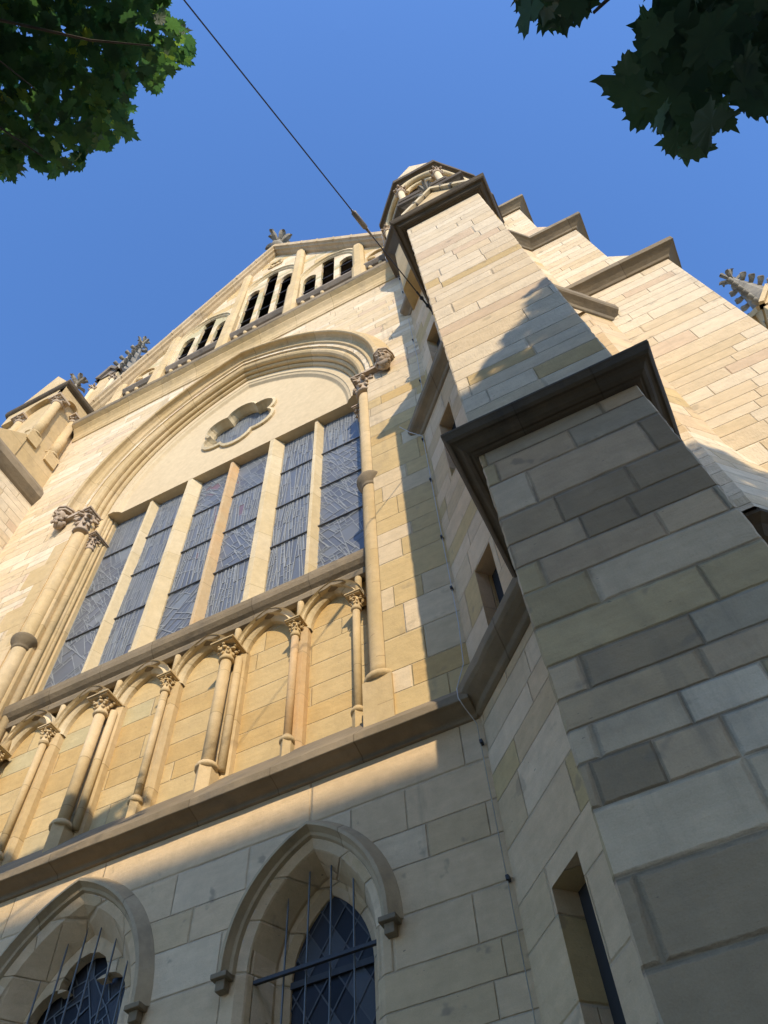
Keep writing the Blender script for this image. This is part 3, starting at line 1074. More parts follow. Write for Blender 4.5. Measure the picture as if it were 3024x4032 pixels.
trip = []
for base, tops in [(-5.345, (26.35, 27.5, 26.35)), (-3.24, (24.55, 25.5, 24.55)), (-7.45, (24.55, 25.5, 24.55))]:
    hw_ = 0.21
    sp_ = 0.60
    trip += [(base + (k - 1) * sp_ - hw_, base + (k - 1) * sp_ + hw_, 22.2, tops[k]) for k in range(3)]
gm = MB()
hol = [lancet_hole(*t) for t in trip]
gl = -11.3
gm.plate([(gl, 20.2), (0.3, 20.2), (0.3, GZ - GS * (0.3 - GX)), (GX, GZ), (gl, GZ - GS * (GX - gl))], hol, YG, YG + 0.09)
gable = gm.build('gable', M['gable'], church, label='tall gable wall with three groups of open lancets')
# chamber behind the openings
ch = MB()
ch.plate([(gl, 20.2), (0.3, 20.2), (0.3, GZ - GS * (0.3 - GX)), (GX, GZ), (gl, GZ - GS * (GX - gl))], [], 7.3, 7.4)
ch.build('gallery_back_wall', M['void'], gable)  # near-black colour stands in for the unlit gallery
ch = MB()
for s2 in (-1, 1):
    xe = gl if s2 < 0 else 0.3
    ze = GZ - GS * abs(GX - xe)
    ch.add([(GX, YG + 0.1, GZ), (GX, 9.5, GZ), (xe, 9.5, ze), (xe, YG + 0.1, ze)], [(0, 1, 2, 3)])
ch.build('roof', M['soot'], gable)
ch = MB()
ch.box((gl, YG, 20.1), (0.3, 7.35, 20.25))
ch.build('gallery_floor', M['soot'], gable)
cpg = MB()
prof = [(5.16, -0.02), (5.06, 0.03), (5.0, 0.12), (4.93, 0.14), (4.90, 0.22), (4.84, 0.26), (4.84, 0.60), (5.5, 0.86), (5.5, 0.0)]
for s2 in (-1, 1):
    xe = 0.2 if s2 > 0 else -11.25
    n_ = 9
    rows = []
    for k in range(n_ + 1):
        x = GX + (xe - GX) * k / n_
        z = GZ - GS * abs(x - GX)
        rows.append([(x, y, z + dz) for y, dz in prof])
    cpg.grid([r + [r[0]] for r in rows])
    # joints between coping stones stand a little proud
    for k in range(1, n_):
        x = GX + (xe - GX) * k / n_
        z = GZ - GS * abs(x - GX)
        cpg.box((x - 0.03, 4.832, z + 0.27), (x + 0.03, 4.90, z + 0.62))
cpg.build('coping', M['hood'], gable)
for i in range(5):
    x0 = XC + 0.02 + (i - 2) * 2.12 - 1.05 + 1.05
for xq, zt in [(-4.30, 28.2), (-6.40, 28.2), (-2.20, 24.6), (-8.56, 24.6), (-9.95, 21.9)]:
    p = MB()
    zt = GZ - GS * abs(xq - GX) - 0.05
    zb_ = 20.3
    p.column([(xq - 0.17, YG), (xq - 0.17, YG - 0.10), (xq - 0.09, YG - 0.16), (xq + 0.09, YG - 0.16), (xq + 0.17, YG - 0.10), (xq + 0.17, YG)], zb_, zt)
    p.column([(xq - 0.20, YG), (xq - 0.20, YG - 0.14), (xq - 0.11, YG - 0.20), (xq + 0.11, YG - 0.20), (xq + 0.20, YG - 0.14), (xq + 0.20, YG)], zb_, 20.3 + (zt - 20.3) * 0.45)
    p.build('pilaster', M['trim'], gable, 0.008)
# arches over the groups and the sills under them
for base, hw_, zs_ in [(-5.345, 0.98, 26.35), (-3.24, 0.95, 24.35), (-7.45, 0.95, 24.35)]:
    a = MB()
    a.arch(base, zs_, 0.22, [(hw_ + 0.04, YG), (hw_ + 0.03, YG - 0.09), (hw_ - 0.04, YG - 0.1), (hw_ - 0.06, YG - 0.05), (hw_ - 0.10, YG - 0.05), (hw_ - 0.13, YG)], 22.2, 10)
    a.build('gable_arch', M['trimpale'], gable)
for base, hw_ in [(-5.345, 0.85), (-3.24, 0.85), (-7.45, 0.85), (-1.62, 0.42), (-9.25, 0.5)]:
    a = MB()
    a.course([(base - hw_, YG), (base + hw_, YG)], [(0.0, 21.8), (0.08, 21.84), (0.16, 21.95), (0.16, 22.04), (0.0, 22.2)])
    a.build('ledge', M['soot'], gable)
    for k in range(max(2, int(hw_ * 3.6))):
        a = MB()
        x = base - hw_ + 0.15 + k * 0.3
        a.lathe(x, YG - 0.04, [(0.02, 21.66), (0.055, 21.72), (0.065, 21.80)], 8)
        a.build('corbel', M['trim'], gable)
for (x0, x1, z0, zt) in trip:
    nb_ = 4 if zt > 26 else 3
    for k in range(nb_):
        a = MB()
        z = z0 + 0.12 + k * (zt - z0 - 0.5) / (nb_ - 1) * 0.95
        a.box((x0, YG + 0.05, z - 0.016), (x1, YG + 0.075, z + 0.016))
        a.build('window_bar', M['iron'], gable)
for base, s2 in [(-1.62, 1), (-9.25, -1)]:     # small blind foiled arches at the ends
    a = MB()
    a.arch(base, 22.75, 0.1, [(0.42, YG), (0.41, YG - 0.07), (0.34, YG - 0.07), (0.33, YG)], 22.2, 8)
    for e in (-1, 1):
        a.ball((base + e * 0.22, YG - 0.02, 22.78), (0.12, 0.06, 0.10), 8)
    a.build('blind_arch', M['trim'], gable)
# quatrefoil panel and finial at the apex
a = MB()
for k in range(4):
    an_ = R_(45 + 90 * k)
    cxx, czz = GX + 0.06 + 0.17 * math.cos(an_), 28.75 + 0.17 * math.sin(an_)
    a.tube([(cxx + 0.15 * math.cos(R_(t)), YG - 0.02, czz + 0.15 * math.sin(R_(t))) for t in range(int(math.degrees(an_)) - 120, int(math.degrees(an_)) + 121, 30)], 0.035, 6)
a.build('quatrefoil', M['trim'], gable)


def finial(mb, cx, cy, z, s, seed, arms=4):
    """two tiers of curled leaves round a stem, a bud on top"""
    rng = random.Random(seed)
    mb.lathe(cx, cy, [(0.20 * s, z - 0.05 * s), (0.16 * s, z + 0.1 * s), (0.08 * s, z + 0.2 * s), (0.08 * s, z + 0.55 * s), (0.14 * s, z + 0.62 * s), (0.08 * s, z + 0.7 * s), (0.07 * s, z + 1.0 * s), (0.11 * s, z + 1.12 * s), (0.03 * s, z + 1.3 * s)], 8)
    for tier, (zz_, rr) in enumerate([(0.50, 0.36), (0.88, 0.27)]):
        for k in range(arms):
            a = 2 * PI * k / arms + R_(45 * tier) + rng.uniform(-0.12, 0.12)
            e = Vector((math.cos(a), math.sin(a), 0))
            n_ = Vector((-math.sin(a), math.cos(a), 0))
            c0 = Vector((cx, cy, z))
            rows = []
            for t, (ro, zo, wd_, th) in enumerate([(0.06, -0.06, 0.05, 0.06), (0.45, 0.02, 0.08, 0.07), (0.80, 0.12, 0.11, 0.08), (1.12, 0.22, 0.10, 0.07), (1.35, 0.24, 0.07, 0.06), (1.5, 0.14, 0.04, 0.04)]):
                p = c0 + e * (rr * ro * s) + Vector((0, 0, (zz_ + zo) * s))
                wv = n_ * (wd_ * s * rng.uniform(0.8, 1.2))
                tv = Vector((0, 0, th * s)) + e * (-0.03 * s)
                rows.append([p - wv, p - wv * 0.4 + tv, p + tv * 0.5, p + wv * 0.4 + tv, p + wv, p + wv * 0.4 - tv, p - wv * 0.4 - tv])
            mb.grid(rows, True, False, True)


a = MB()
a.lathe(GX, 5.05, [(0.24, 30.7), (0.26, 31.0), (0.29, 31.05), (0.24, 31.12), (0.16, 31.2)], 8)
finial(a, GX, 5.05, 31.2, 1.05, 3)
a.build('gable_finial', M['crocket'], gable)

# --- stair turret left of the buttress
t1 = MB()
S1, S2 = 3.68, 3.90
xe = -0.25


def ylt(s, x):
    return s - x


# openings for the slit windows are cut into the diagonal face: the face is built in its own (u, z) plane
U0, U1 = 0.0, (xe + 1.32) * math.sqrt(2)
slits = [(-0.74, 3.14, 1.9), (-0.74, 6.61, 1.35), (-0.74, 10.1, 1.5)]
slits_hi = [(-0.62, 13.72, 1.2)]


def diag_face(mb, s, z0, z1, x_start, x_end, holes, depth):
    du = math.sqrt(2)

    def P(u, z, d=0.0):
        x = x_start + u / du
        y = s - x
        return (x + d / du, y + d / du, z)
    outer = [(0, z0), ((x_end - x_start) * du, z0), ((x_end - x_start) * du, z1), (0, z1)]
    loops = [outer]
    for (xn, zt, hh) in holes:
        uR = (xn - x_start) * du
        loops.append([(uR - 0.37, zt - hh), (uR, zt - hh), (uR, zt), (uR - 0.37, zt)])
    tri = tessellate_polygon([[Vector((u, z, 0)) for u, z in l] for l in loops])
    flat = [p for l in loops for p in l]
    mb.add([P(u, z) for u, z in flat], [tuple(t) for t in tri])
    for l in loops[1:]:
        vs = [P(u, z) for u, z in l] + [P(u, z, depth) for u, z in l]
        mb.add(vs, [(i, (i + 1) % 4, 4 + (i + 1) % 4, 4 + i) for i in range(4)])


diag_face(t1, S1, -H0, 10.9, -1.32, xe, slits, 0.20)
diag_face(t1, S2, 10.9, 21.0, -1.10, -0.1, slits_hi, 0.20)
# right-hand faces
XR1, CR1 = 1.5, -3.2
t1.add([(0.75, 4.7, 5.3), (1.5, 4.7, 5.3), (1.5, 4.7, 11.6), (0.75, 4.7, 11.6)], [(0, 1, 2, 3)])
t1.add([(1.5, 4.7, 5.3), (1.8, 5.0, 5.3), (1.8, 5.0, 11.6), (1.5, 4.7, 11.6)], [(0, 1, 2, 3)])
t1.add([(0.75, 4.18, 11.6), (1.57, 5.0, 11.6), (1.57, 5.0, 16.4), (0.75, 4.18, 16.4)], [(0, 1, 2, 3)])
turret = t1.build('stair_turret', M['turret'], church, label='narrow faceted stair turret with slit windows beside the buttress')
# sloping offset on the right-hand side of the turret
o = MB()
q0 = [(0.9, 4.35), (1.37, 4.22), (2.3, 5.15)]
wth = [(0.80, 4.20, 5.45), (1.355, 4.20, 5.45), (2.25, 5.10, 5.45)]
top = [(0.80, 4.70, 7.55), (1.5, 4.70, 7.45), (1.82, 5.02, 7.40)]
o.add(wth + top, [(0, 1, 4, 3), (1, 2, 5, 4)])
o.add([(0.8, 4.20, 5.28), (1.355, 4.20, 5.28), (2.25, 5.10, 5.28)] + wth, [(0, 1, 4, 3), (1, 2, 5, 4)])
o.build('weathered_offset', M['stage'], turret)
o = MB()
o.course([(0.8, 4.45), (1.29, 4.45), (2.0, 5.16)], [(0.0, 5.10), (0.08, 5.12), (0.14, 5.2), (0.22, 5.24), (0.22, 5.28), (0.0, 5.28)])
o.build('string_course', M['darkcorn'], turret)
o = MB()
o.column([(0.8, 4.45), (1.29, 4.45), (1.84, 5.0), (0.8, 5.0)], -H0, 5.12)
o.build('turret_foot', M['low'], turret)
# strings of the turret
sprof = lambda z: [(0.0, z), (0.03, z + 0.02), (0.05, z + 0.07), (0.10, z + 0.11), (0.16, z + 0.15), (0.19, z + 0.19), (0.19, z + 0.33), (0.0, z + 0.62)]
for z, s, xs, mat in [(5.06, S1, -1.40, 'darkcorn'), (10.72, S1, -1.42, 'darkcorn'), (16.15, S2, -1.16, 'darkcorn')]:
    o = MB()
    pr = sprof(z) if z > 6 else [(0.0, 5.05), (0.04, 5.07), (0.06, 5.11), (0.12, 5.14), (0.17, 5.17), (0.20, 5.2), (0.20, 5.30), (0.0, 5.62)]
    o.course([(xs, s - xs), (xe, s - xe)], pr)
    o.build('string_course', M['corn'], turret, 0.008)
o = MB()
o.course([(0.70, 3.9), (1.86, 5.06)], [(0.0, 11.5), (0.03, 11.52), (0.05, 11.58), (0.10, 11.62), (0.16, 11.66), (0.18, 11.7), (0.18, 11.84), (0.0, 12.1)])
o.build('string_course', M['corn'], turret, 0.008)
for (xn, zt, hh), s in [(q, S1) for q in slits] + [(q, S2) for q in slits_hi]:
    du = math.sqrt(2)
    o = MB()
    xf = xn - 0.37 / du
    d = 0.185 / du
    o.add([(xf + d, s - xf + d, zt - hh), (xn + d, s - xn + d, zt - hh), (xn + d, s - xn + d, zt), (xf + d, s - xf + d, zt)], [(0, 1, 2, 3)])
    o.build('slit_window', M['void'], turret)  # near-black sheet paints in the shade deep inside the slit

# --- buttress
YB, XL, XR = 2.75, -0.367, 0.823


def worn_column(mb, plan, worn, z0, z1, amt, step=0.06, seed=0):
    rows = []
    k = int((z1 - z0) / step)
    cxm = sum(p[0] for p in plan) / len(plan)
    cym = sum(p[1] for p in plan) / len(plan)
    for i in range(k + 1):
        z = z0 + (z1 - z0) * i / k
        row = []
        for j, (x, y) in enumerate(plan):
            if j in worn:
                f = max(0.0, mnoise.noise(Vector((z * 4.0, j * 7.1 + seed, 0))) * 0.6 + mnoise.noise(Vector((z * 13.0, j * 3.3 + seed, 5))) * 0.8) * amt
                x += f if x < cxm else -f
            row.append((x, y, z))
        rows.append(row)
    mb.grid(rows, True, False, True)


bm_ = MB()
cxa = 0.012
worn_column(bm_, [(XL, 4.3), (XL, YB + cxa), (XL + cxa, YB), (XR - cxa, YB), (XR, YB + cxa), (XR, 4.8)], (1, 2, 3, 4), -H0, 5.2, 0.016)
butt = bm_.build('buttress', M['foot'], church, label='massive stepped buttress rising beside the camera')
b2 = MB()
worn_column(b2, [(XL, 4.3), (XL, YB + cxa), (XL + cxa, YB + 0.003), (XR - cxa, YB + 0.003), (XR, YB + cxa), (XR, 4.8)], (1, 2, 3, 4), 5.2, 12.9, 0.022, 0.06, 20)
b2.build('buttress_shaft', M['buttress'], butt)


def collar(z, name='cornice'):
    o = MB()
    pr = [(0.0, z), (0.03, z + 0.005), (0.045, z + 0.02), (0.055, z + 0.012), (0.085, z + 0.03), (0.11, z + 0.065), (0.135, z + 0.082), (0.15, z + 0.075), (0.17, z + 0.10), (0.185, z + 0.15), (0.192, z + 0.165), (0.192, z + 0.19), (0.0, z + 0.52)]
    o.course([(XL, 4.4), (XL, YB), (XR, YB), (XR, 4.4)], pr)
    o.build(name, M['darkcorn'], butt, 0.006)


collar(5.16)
collar(12.82)
# gablet over the upper cornice and the third stage behind it
o = MB()
xm = (XL + XR) / 2
o.prism([(XL + 0.06, 2.68, 13.30), (XR - 0.06, 2.68, 13.30), (xm, 2.68, 14.12)], (0, 0.55, 0.0))
o.build('gablet', M['trim'], butt)
o = MB()
for s2 in (-1, 1):
    a0 = Vector((xm + s2 * (XR - XL - 0.02) / 2, 2.62, 13.25))
    a1 = Vector((xm, 2.62, 14.17))
    dn = Vector((0, 0.62, 0))
    up_ = Vector((0, 0, 0.14))
    o.add([a0, a1, a1 + up_, a0 + up_, a0 + dn, a1 + dn, a1 + dn + up_, a0 + dn + up_], [(0, 1, 2, 3), (4, 5, 6, 7), (0, 1, 5, 4), (3, 2, 6, 7), (0, 3, 7, 4), (1, 2, 6, 5)])
o.build('gablet_coping', M['trimpale'], butt)
o = MB()
finial(o, xm - 0.06, 2.72, 14.2, 0.42, 9)
for s2 in (-1, 1):
    for k in (0.35, 0.65):
        c_ = MB()
        c_.ball((xm + s2 * 0.5 * k, 2.66, 14.28 - 0.85 * k), (0.06, 0.06, 0.06), 7, None, 0.4, k)
        c_.build('gablet_crocket', M['crocket'], butt)
o.build('gablet_finial', M['crocket'], butt)
o = MB()
o.column([(-0.28, 3.25), (0.76, 3.25), (0.76, 4.6), (-0.28, 4.6)], 12.9, 16.6)
o.build('upper_stage', M['stage'], butt)
o = MB()
o.course([(-0.28, 4.6), (-0.28, 3.25), (0.76, 3.25), (0.76, 4.6)], [(0.0, 16.45), (0.06, 16.5), (0.12, 16.58), (0.17, 16.62), (0.17, 16.78), (0.0, 17.1)])
o.build('platform_string', M['darkcorn'], butt, 0.006)

# --- stepped tower walls to the right of the turret
st = MB()
st.column([(1.0, 5.0), (3.11, 5.0), (3.11, 8.5), (1.0, 8.5)], -H0, 12.85)
st.column([(-0.6, 5.003), (2.50, 5.003), (2.50, 8.5), (-0.6, 8.5)], 12.85, 16.4)
st.column([(-0.6, 5.006), (1.99, 5.006), (1.99, 8.5), (-0.6, 8.5)], 16.4, 19.8)
# sloping tops of the set-backs
st.prism([(2.50, 5.01, 14.15), (3.11, 5.01, 13.15), (2.50, 5.01, 13.15)], (0, 3.4, 0))
st.prism([(1.99, 5.01, 17.75), (2.50, 5.01, 16.7), (1.99, 5.01, 16.7)], (0, 3.4, 0))
tower = st.build('tower_wall', M['stage'], church, 0.006, label='plain stepped tower wall narrowing towards the sky')
for z, xr, xl in [(12.78, 3.11, 1.2), (16.32, 2.50, 1.3), (19.72, 1.99, 0.9)]:
    o = MB()
    pr = [(0.0, z), (0.03, z + 0.01), (0.05, z + 0.06), (0.11, z + 0.12), (0.16, z + 0.16), (0.21, z + 0.19), (0.21, z + 0.33), (0.0, z + 0.6)]
    pth = [(xl, 5.0), (xr, 5.0), (xr, 8.0)]
    if xr == 2.5:
        pth = [(0.75, 4.18), (1.57, 5.0), (xr, 5.0), (xr, 8.0)]
    o.course(pth, pr)
    o.build('cornice', M['corn'], tower, 0.008)

# --- open lantern on the turret
LX, LY = 0.145, 4.90


def octo(ap, rot=22.5):
    rr = ap / math.cos(PI / 8)
    return [(LX + rr * math.cos(R_(rot + 45 * k)), LY + rr * math.sin(R_(rot + 45 * k))) for k in range(8)]


o = MB()
o.column(octo(1.15), 16.0, 19.6)
lan = o.build('lantern', M['trim'], church, label='octagonal lantern with arches and a stone spire on top of the turret')
o = MB()
pl = octo(1.15)
ring = octo(1.15)
seq = ring + [ring[0]]
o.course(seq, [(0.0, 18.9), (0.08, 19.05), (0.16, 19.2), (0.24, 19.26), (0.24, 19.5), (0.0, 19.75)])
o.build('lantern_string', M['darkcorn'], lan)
o = MB()
o.column(octo(0.98), 19.6, 22.3)
o.build('lantern_core', M['turret'], lan)
for k, (x, y) in enumerate(octo(1.19)):
    o = MB()
    o.lathe(x, y, [(0.11, 19.6), (0.085, 19.75), (0.08, 21.25)], 12)
    o.build('colonnette', M['trimpale'], lan)
    o = MB()
    o.lathe(x, y, [(0.09, 21.2), (0.12, 21.24), (0.09, 21.28), (0.13, 21.5)], 10)
    sphere_leaves(o, x, y, 21.26, 21.52, 0.10, 80 + k, 6)
    o.build('capital', M['carve'], lan)
oc = octo(1.19)
for k in range(8):
    (x0, y0), (x1, y1) = oc[k], oc[(k + 1) % 8]
    mid = Vector(((x0 + x1) / 2, (y0 + y1) / 2))
    d = Vector((x1 - x0, y1 - y0))
    half = d.length / 2
    d.normalize()
    for sc_, inn, rad in [(1.0, 0.0, 0.085), (0.72, 0.10, 0.06)]:
        o = MB()
        nrm = Vector((d.y, -d.x))
        pts = []
        for j in range(13):
            a = PI - PI * j / 12
            e = mid + d * (half * sc_ * math.cos(a)) - nrm * inn
            pts.append((e.x, e.y, 21.45 + 0.48 * sc_ * math.sin(a)))
        o.tube(pts, rad, 8)
        o.build('lantern_arch', M['trimpale'], lan)
o = MB()
ring = octo(1.20)
o.course(ring + [ring[0]], [(-0.3, 21.98), (0.0, 21.94), (0.06, 21.95), (0.10, 22.0), (0.17, 22.02), (0.17, 22.30), (-0.3, 22.62)])
o.build('lantern_eave', M['darkcorn'], lan)
o = MB()
o.add([(x, y, 22.32) for x, y in octo(1.33)] + [(LX, LY, 32.1)], [(k, (k + 1) % 8, 8) for k in range(8)])
o.build('spire', M['gable'], lan)

# --- left-hand pier with its gabled head
XP = -10.54
p = MB()
p.column([(-13.2, 3.05), (XP, 3.05), (XP, 5.6), (-13.2, 5.6)], -H0, 16.4)
pier = p.build('pier', M['stage'], church, label='sunlit projecting pier with a gabled pinnacle head at the far end of the front')
o = MB()
o.course([(-13.3, 3.05), (XP, 3.05), (XP, 5.2)], [(0.0, 16.05), (0.05, 16.1), (0.12, 16.2), (0.17, 16.28), (0.17, 16.5), (-0.02, 16.8)][:5] + [(0.0, 16.85)])
o.build('string_course', M['corn'], pier, 0.01)
o = MB()
YF = 4.0
o.column([(-12.6, YF + 0.0), (XP - 0.03, YF + 0.0), (XP - 0.03, 5.6), (-12.6, 5.6)], 16.4, 18.0)
o.column([(-12.45, YF + 0.13), (XP - 0.16, YF + 0.13), (XP - 0.16, 5.6), (-12.45, 5.6)], 18.0, 20.9)
o.add([(-13.2, 3.05, 16.7), (XP, 3.05, 16.7), (XP, YF, 17.9), (-13.2, YF, 17.9)], [(0, 1, 2, 3)])
o.add([(XP, 3.05, 16.7), (XP, YF, 16.7), (XP, YF, 17.9)], [(0, 1, 2)])
o.build('pier_head', M['trim'], pier)
for (x, y) in [(XP - 0.14, YF + 0.13), (XP - 0.14, 4.78), (-11.9, YF + 0.13)]:
    o = MB()
    o.lathe(x, y, [(0.125, 18.25), (0.125, 19.2), (0.112, 19.205), (0.11, 20.15)], 14)
    o.build('shaft', M['trim'], pier)
    o = MB()
    o.lathe(x, y, [(0.2, 18.16), (0.205, 18.2), (0.18, 18.25), (0.14, 18.3)], 14)
    o.box((x - 0.17, y - 0.17, 17.7), (x + 0.17, y + 0.17, 18.16))
    o.build('base', M['trim'], pier)
    o = MB()
    o.box((x - 0.2, y - 0.2, 20.28), (x + 0.2, y + 0.2, 20.36))
    o.lathe(x, y, [(0.11, 20.1), (0.15, 20.14), (0.12, 20.18), (0.18, 20.28)], 10)
    sphere_leaves(o, x, y, 20.12, 20.3, 0.12, 5, 6)
    o.build('capital', M['carve'], pier)
o = MB()
# arched heads over the shafts: two plates with round openings
for axis in (0, 1):
    n_ = 10
    if axis == 0:
        hole = [(4.2 + 0.0, 20.36)] + [(4.47 + 0.25 * math.cos(PI - PI * k / n_), 20.36 + 0.34 * math.sin(PI * k / n_)) for k in range(n_ + 1)] + [(4.74, 20.36)]
        outl = [(3.99, 20.36)] + hole + [(4.98, 20.36), (4.98, 20.98), (3.99, 20.98)]
        o.prism([(XP - 0.02, y, z) for y, z in outl], (-0.2, 0, 0))
    else:
        hole = [(-11.75, 20.36)] + [(-11.24 + 0.5 * math.cos(PI - PI * k / n_), 20.36 + 0.4 * math.sin(PI * k / n_)) for k in range(n_ + 1)] + [(-10.75, 20.36)]
        outl = [(-12.5, 20.36)] + hole + [(XP - 0.022, 20.36), (XP - 0.022, 20.98), (-12.5, 20.98)]
        o.prism([(x, YF - 0.01, z) for x, z in outl], (0, 0.2, 0))
o.build('arched_head', M['trim'], pier)
o = MB()
o.course([(-12.6, 4.0), (XP, 4.0), (XP, 5.0)], [(-0.1, 20.96), (0.0, 20.95), (0.06, 21.0), (0.09, 21.05), (0.09, 21.2), (-0.1, 21.35)])
o.build('pier_eave', M['darkcorn'], pier, 0.006)
o = MB()
o.prism([(-12.6, 4.0, 21.2), (XP, 4.0, 21.2), (-11.55, 4.0, 22.9)], (0, 1.4, 0))
o.build('pier_roof', M['trim'], pier)
o = MB()
finial(o, -11.0, 4.35, 22.1, 0.6, 21)
o.build('pier_finial', M['crocket'], pier)


# --- crocketed pinnacles
def pinnacle(name, cx, cy, hw_, z_e, z_t, zb, seed, label):
    o = MB()
    o.column([(cx - hw_ * 0.85, cy - hw_ * 0.85), (cx + hw_ * 0.85, cy - hw_ * 0.85), (cx + hw_ * 0.85, cy + hw_ * 0.85), (cx - hw_ * 0.85, cy + hw_ * 0.85)], zb, z_e)
    top_ = o.build(name, M['trim'], church, 0.01, label=label)
    for ex, ey in ((-1, -1), (1, -1), (1, 1), (-1, 1)):
        q = MB()
        x, y = cx + ex * hw_ * 0.88, cy + ey * hw_ * 0.88
        q.lathe(x, y, [(0.08, zb), (0.08, z_e - 0.9)], 10)
        q.build('shaft', M['trimpale'], top_)
        q = MB()
        q.lathe(x, y, [(0.09, z_e - 0.95), (0.13, z_e - 0.7)], 8)
        sphere_leaves(q, x, y, z_e - 0.95, z_e - 0.65, 0.11, seed, 5)
        q.build('capital', M['carve'], top_)
    # gablets on the four sides
    q = MB()
    gh_ = hw_ * 1.5
    for k in range(4):
        rot = Matrix.Rotation(PI / 2 * k, 3, 'Z')
        pts = [(-hw_, -hw_ - 0.03, z_e), (hw_, -hw_ - 0.03, z_e), (0, -hw_ - 0.03, z_e + gh_)]
        pin = [(-hw_ * 0.75, -hw_ - 0.0, z_e), (hw_ * 0.75, -hw_ - 0.0, z_e), (0, -hw_ - 0.0, z_e + gh_ * 0.75)]
        for (A_, B_) in ((0, 2), (1, 2)):
            a_, b_, c_, d_ = Vector(pts[A_]), Vector(pts[B_]), Vector(pin[B_]), Vector(pin[A_])
            vs = []
            for off in (0.0, 0.22):
                for w_ in (a_, b_, c_, d_):
                    vv = rot @ Vector((w_.x, w_.y + off - 0.06, 0))
                    vs.append((cx + vv.x, cy + vv.y, w_.z))
            q.add(vs, [(0, 1, 2, 3), (4, 5, 6, 7), (0, 1, 5, 4), (3, 2, 6, 7), (0, 3, 7, 4), (1, 2, 6, 5)])
        vs = []
        for w_ in pin:
            vv = rot @ Vector((w_[0], w_[1] + 0.03, 0))
            vs.append((cx + vv.x, cy + vv.y, w_[2]))
        q.add(vs, [(0, 1, 2)])
        inn = [rot @ Vector((w_[0], w_[1] + 0.04, 0)) for w_ in pin]
        dv = rot @ Vector((0, hw_ * 0.6, 0))
        q.prism([(cx + v_.x, cy + v_.y, w_[2]) for v_, w_ in zip(inn, pin)], (dv.x, dv.y, 0))
    q.build('gablet', M['soot'] if seed == 1 else M['trim'], top_)
    q = MB()
    b_ = hw_ * 0.98
    n_ = 8
    q.add([(cx + b_ * math.cos(2 * PI * k / n_), cy + b_ * math.sin(2 * PI * k / n_), z_e) for k in range(n_)] + [(cx + 0.06 * math.cos(2 * PI * k / n_), cy + 0.06 * math.sin(2 * PI * k / n_), z_t) for k in range(n_)], [(k, (k + 1) % n_, n_ + (k + 1) % n_, n_ + k) for k in range(n_)])
    q.build('spire', M['crocket'], top_)
    nk = 6
    for j in range(nk):
        f = 0.12 + 0.72 * j / (nk - 1)
        rr = b_ * (1 - f) + 0.06
        z = z_e + (z_t - z_e) * f
        s_ = 0.105 * hw_ / 0.5
        for k in range(4):
            a_ = PI / 4 + PI / 2 * k
            dx, dy = math.cos(a_), math.sin(a_)
            q = MB()
            pth = [(rr * 0.8, -0.08), (rr + s_ * 0.7, 0.0), (rr + s_ * 1.2, s_ * 0.6), (rr + s_ * 1.55, s_ * 0.75), (rr + s_ * 1.8, s_ * 0.45)]
            rows = []
            for (ro, zo), wd_ in zip(pth, (0.5, 0.75, 0.95, 0.85, 0.4)):
                ce = Vector((cx + dx * ro, cy + dy * ro, z + zo))
                n_v = Vector((-dy, dx, 0)) * (s_ * wd_)
                u_v = Vector((0, 0, s_ * wd_ * 0.7)) + Vector((-dx, -dy, 0)) * (s_ * 0.3)
                rows.append([ce + n_v * math.cos(2 * PI * t / 7) + u_v * math.sin(2 * PI * t / 7) for t in range(7)])
            q.grid(rows, True, True, True)
            q.build('crocket', M['crocket'], top_)
    q = MB()
    finial(q, cx, cy, z_t - 0.40, 0.62 * hw_ / 0.5, seed)
    q.build('finial', M['crocket'], top_)
    return top_


pinnacle('pinnacle', -12.8, 6.25, 0.5, 28.6, 33.3, 20.0, 1, 'crocketed pinnacle standing behind the gable slope')
pinnacle('pinnacle', 6.45, 9.5, 0.48, 18.0, 21.0, -H0, 2, 'crocketed pinnacle rising beyond the stepped tower wall')

# ------------------------------------------------------------------ cables
cab = thing('overhead_wire', 'taut dark span wire with an insulator stick anchored into the church turret', 'cable', (0, 0, 0))
A = Vector((-0.375, 4.06, 11.32))
D = Vector((-0.58, 2.97, 10.94)) - Vector((-1.02, 0.56, 10.09))
D.normalize()
Bp = Vector((-0.77, 1.9, 10.56))
far = Bp - D * 15.0


def onw(t):
    return Bp + D * t


w = MB()
pts = [A, onw(1.35), onw(0.28)]
w.tube(pts, 0.0085, 6)
w.tube([onw(-0.18), onw(-6), far], 0.0085, 6)
w.build('wire', M['cable'], cab)
w = MB()
w.tube([onw(-0.18), onw(-0.14)], 0.012, 8, 0.022)
w.tube([onw(-0.14), onw(0.12)], 0.034, 10)
w.tube([onw(0.12), onw(0.28)], 0.022, 8, 0.010)
w.build('insulator', M['insul'], cab)
w = MB()
for k in range(5):
    t0 = 1.35 + 0.16 * k
    p0 = onw(t0)
    w.tube([p0, p0 + D * 0.10], 0.014, 8)
    w.ball(p0 + D * 0.13, (0.03, 0.03, 0.03), 8)
w.build('turnbuckle', M['cable'], cab)

# lightning conductor: clipped cable down the corner, and the cable over the gable end
def cable_thing(name, label, paths, clips):
    t = thing(name, label, 'cable', (0, 0, 0))
    q = MB()
    for p_ in paths:
        q.tube(p_, 0.0045, 6)
    q.build('conductor_cable', M['conductor'], t)
    for c_ in clips:
        q = MB()
        q.box((c_[0] - 0.012, c_[1] - 0.015, c_[2] - 0.018), (c_[0] + 0.012, c_[1] + 0.03, c_[2] + 0.018))
        q.build('cable_clip', M['iron'], t)
    return t


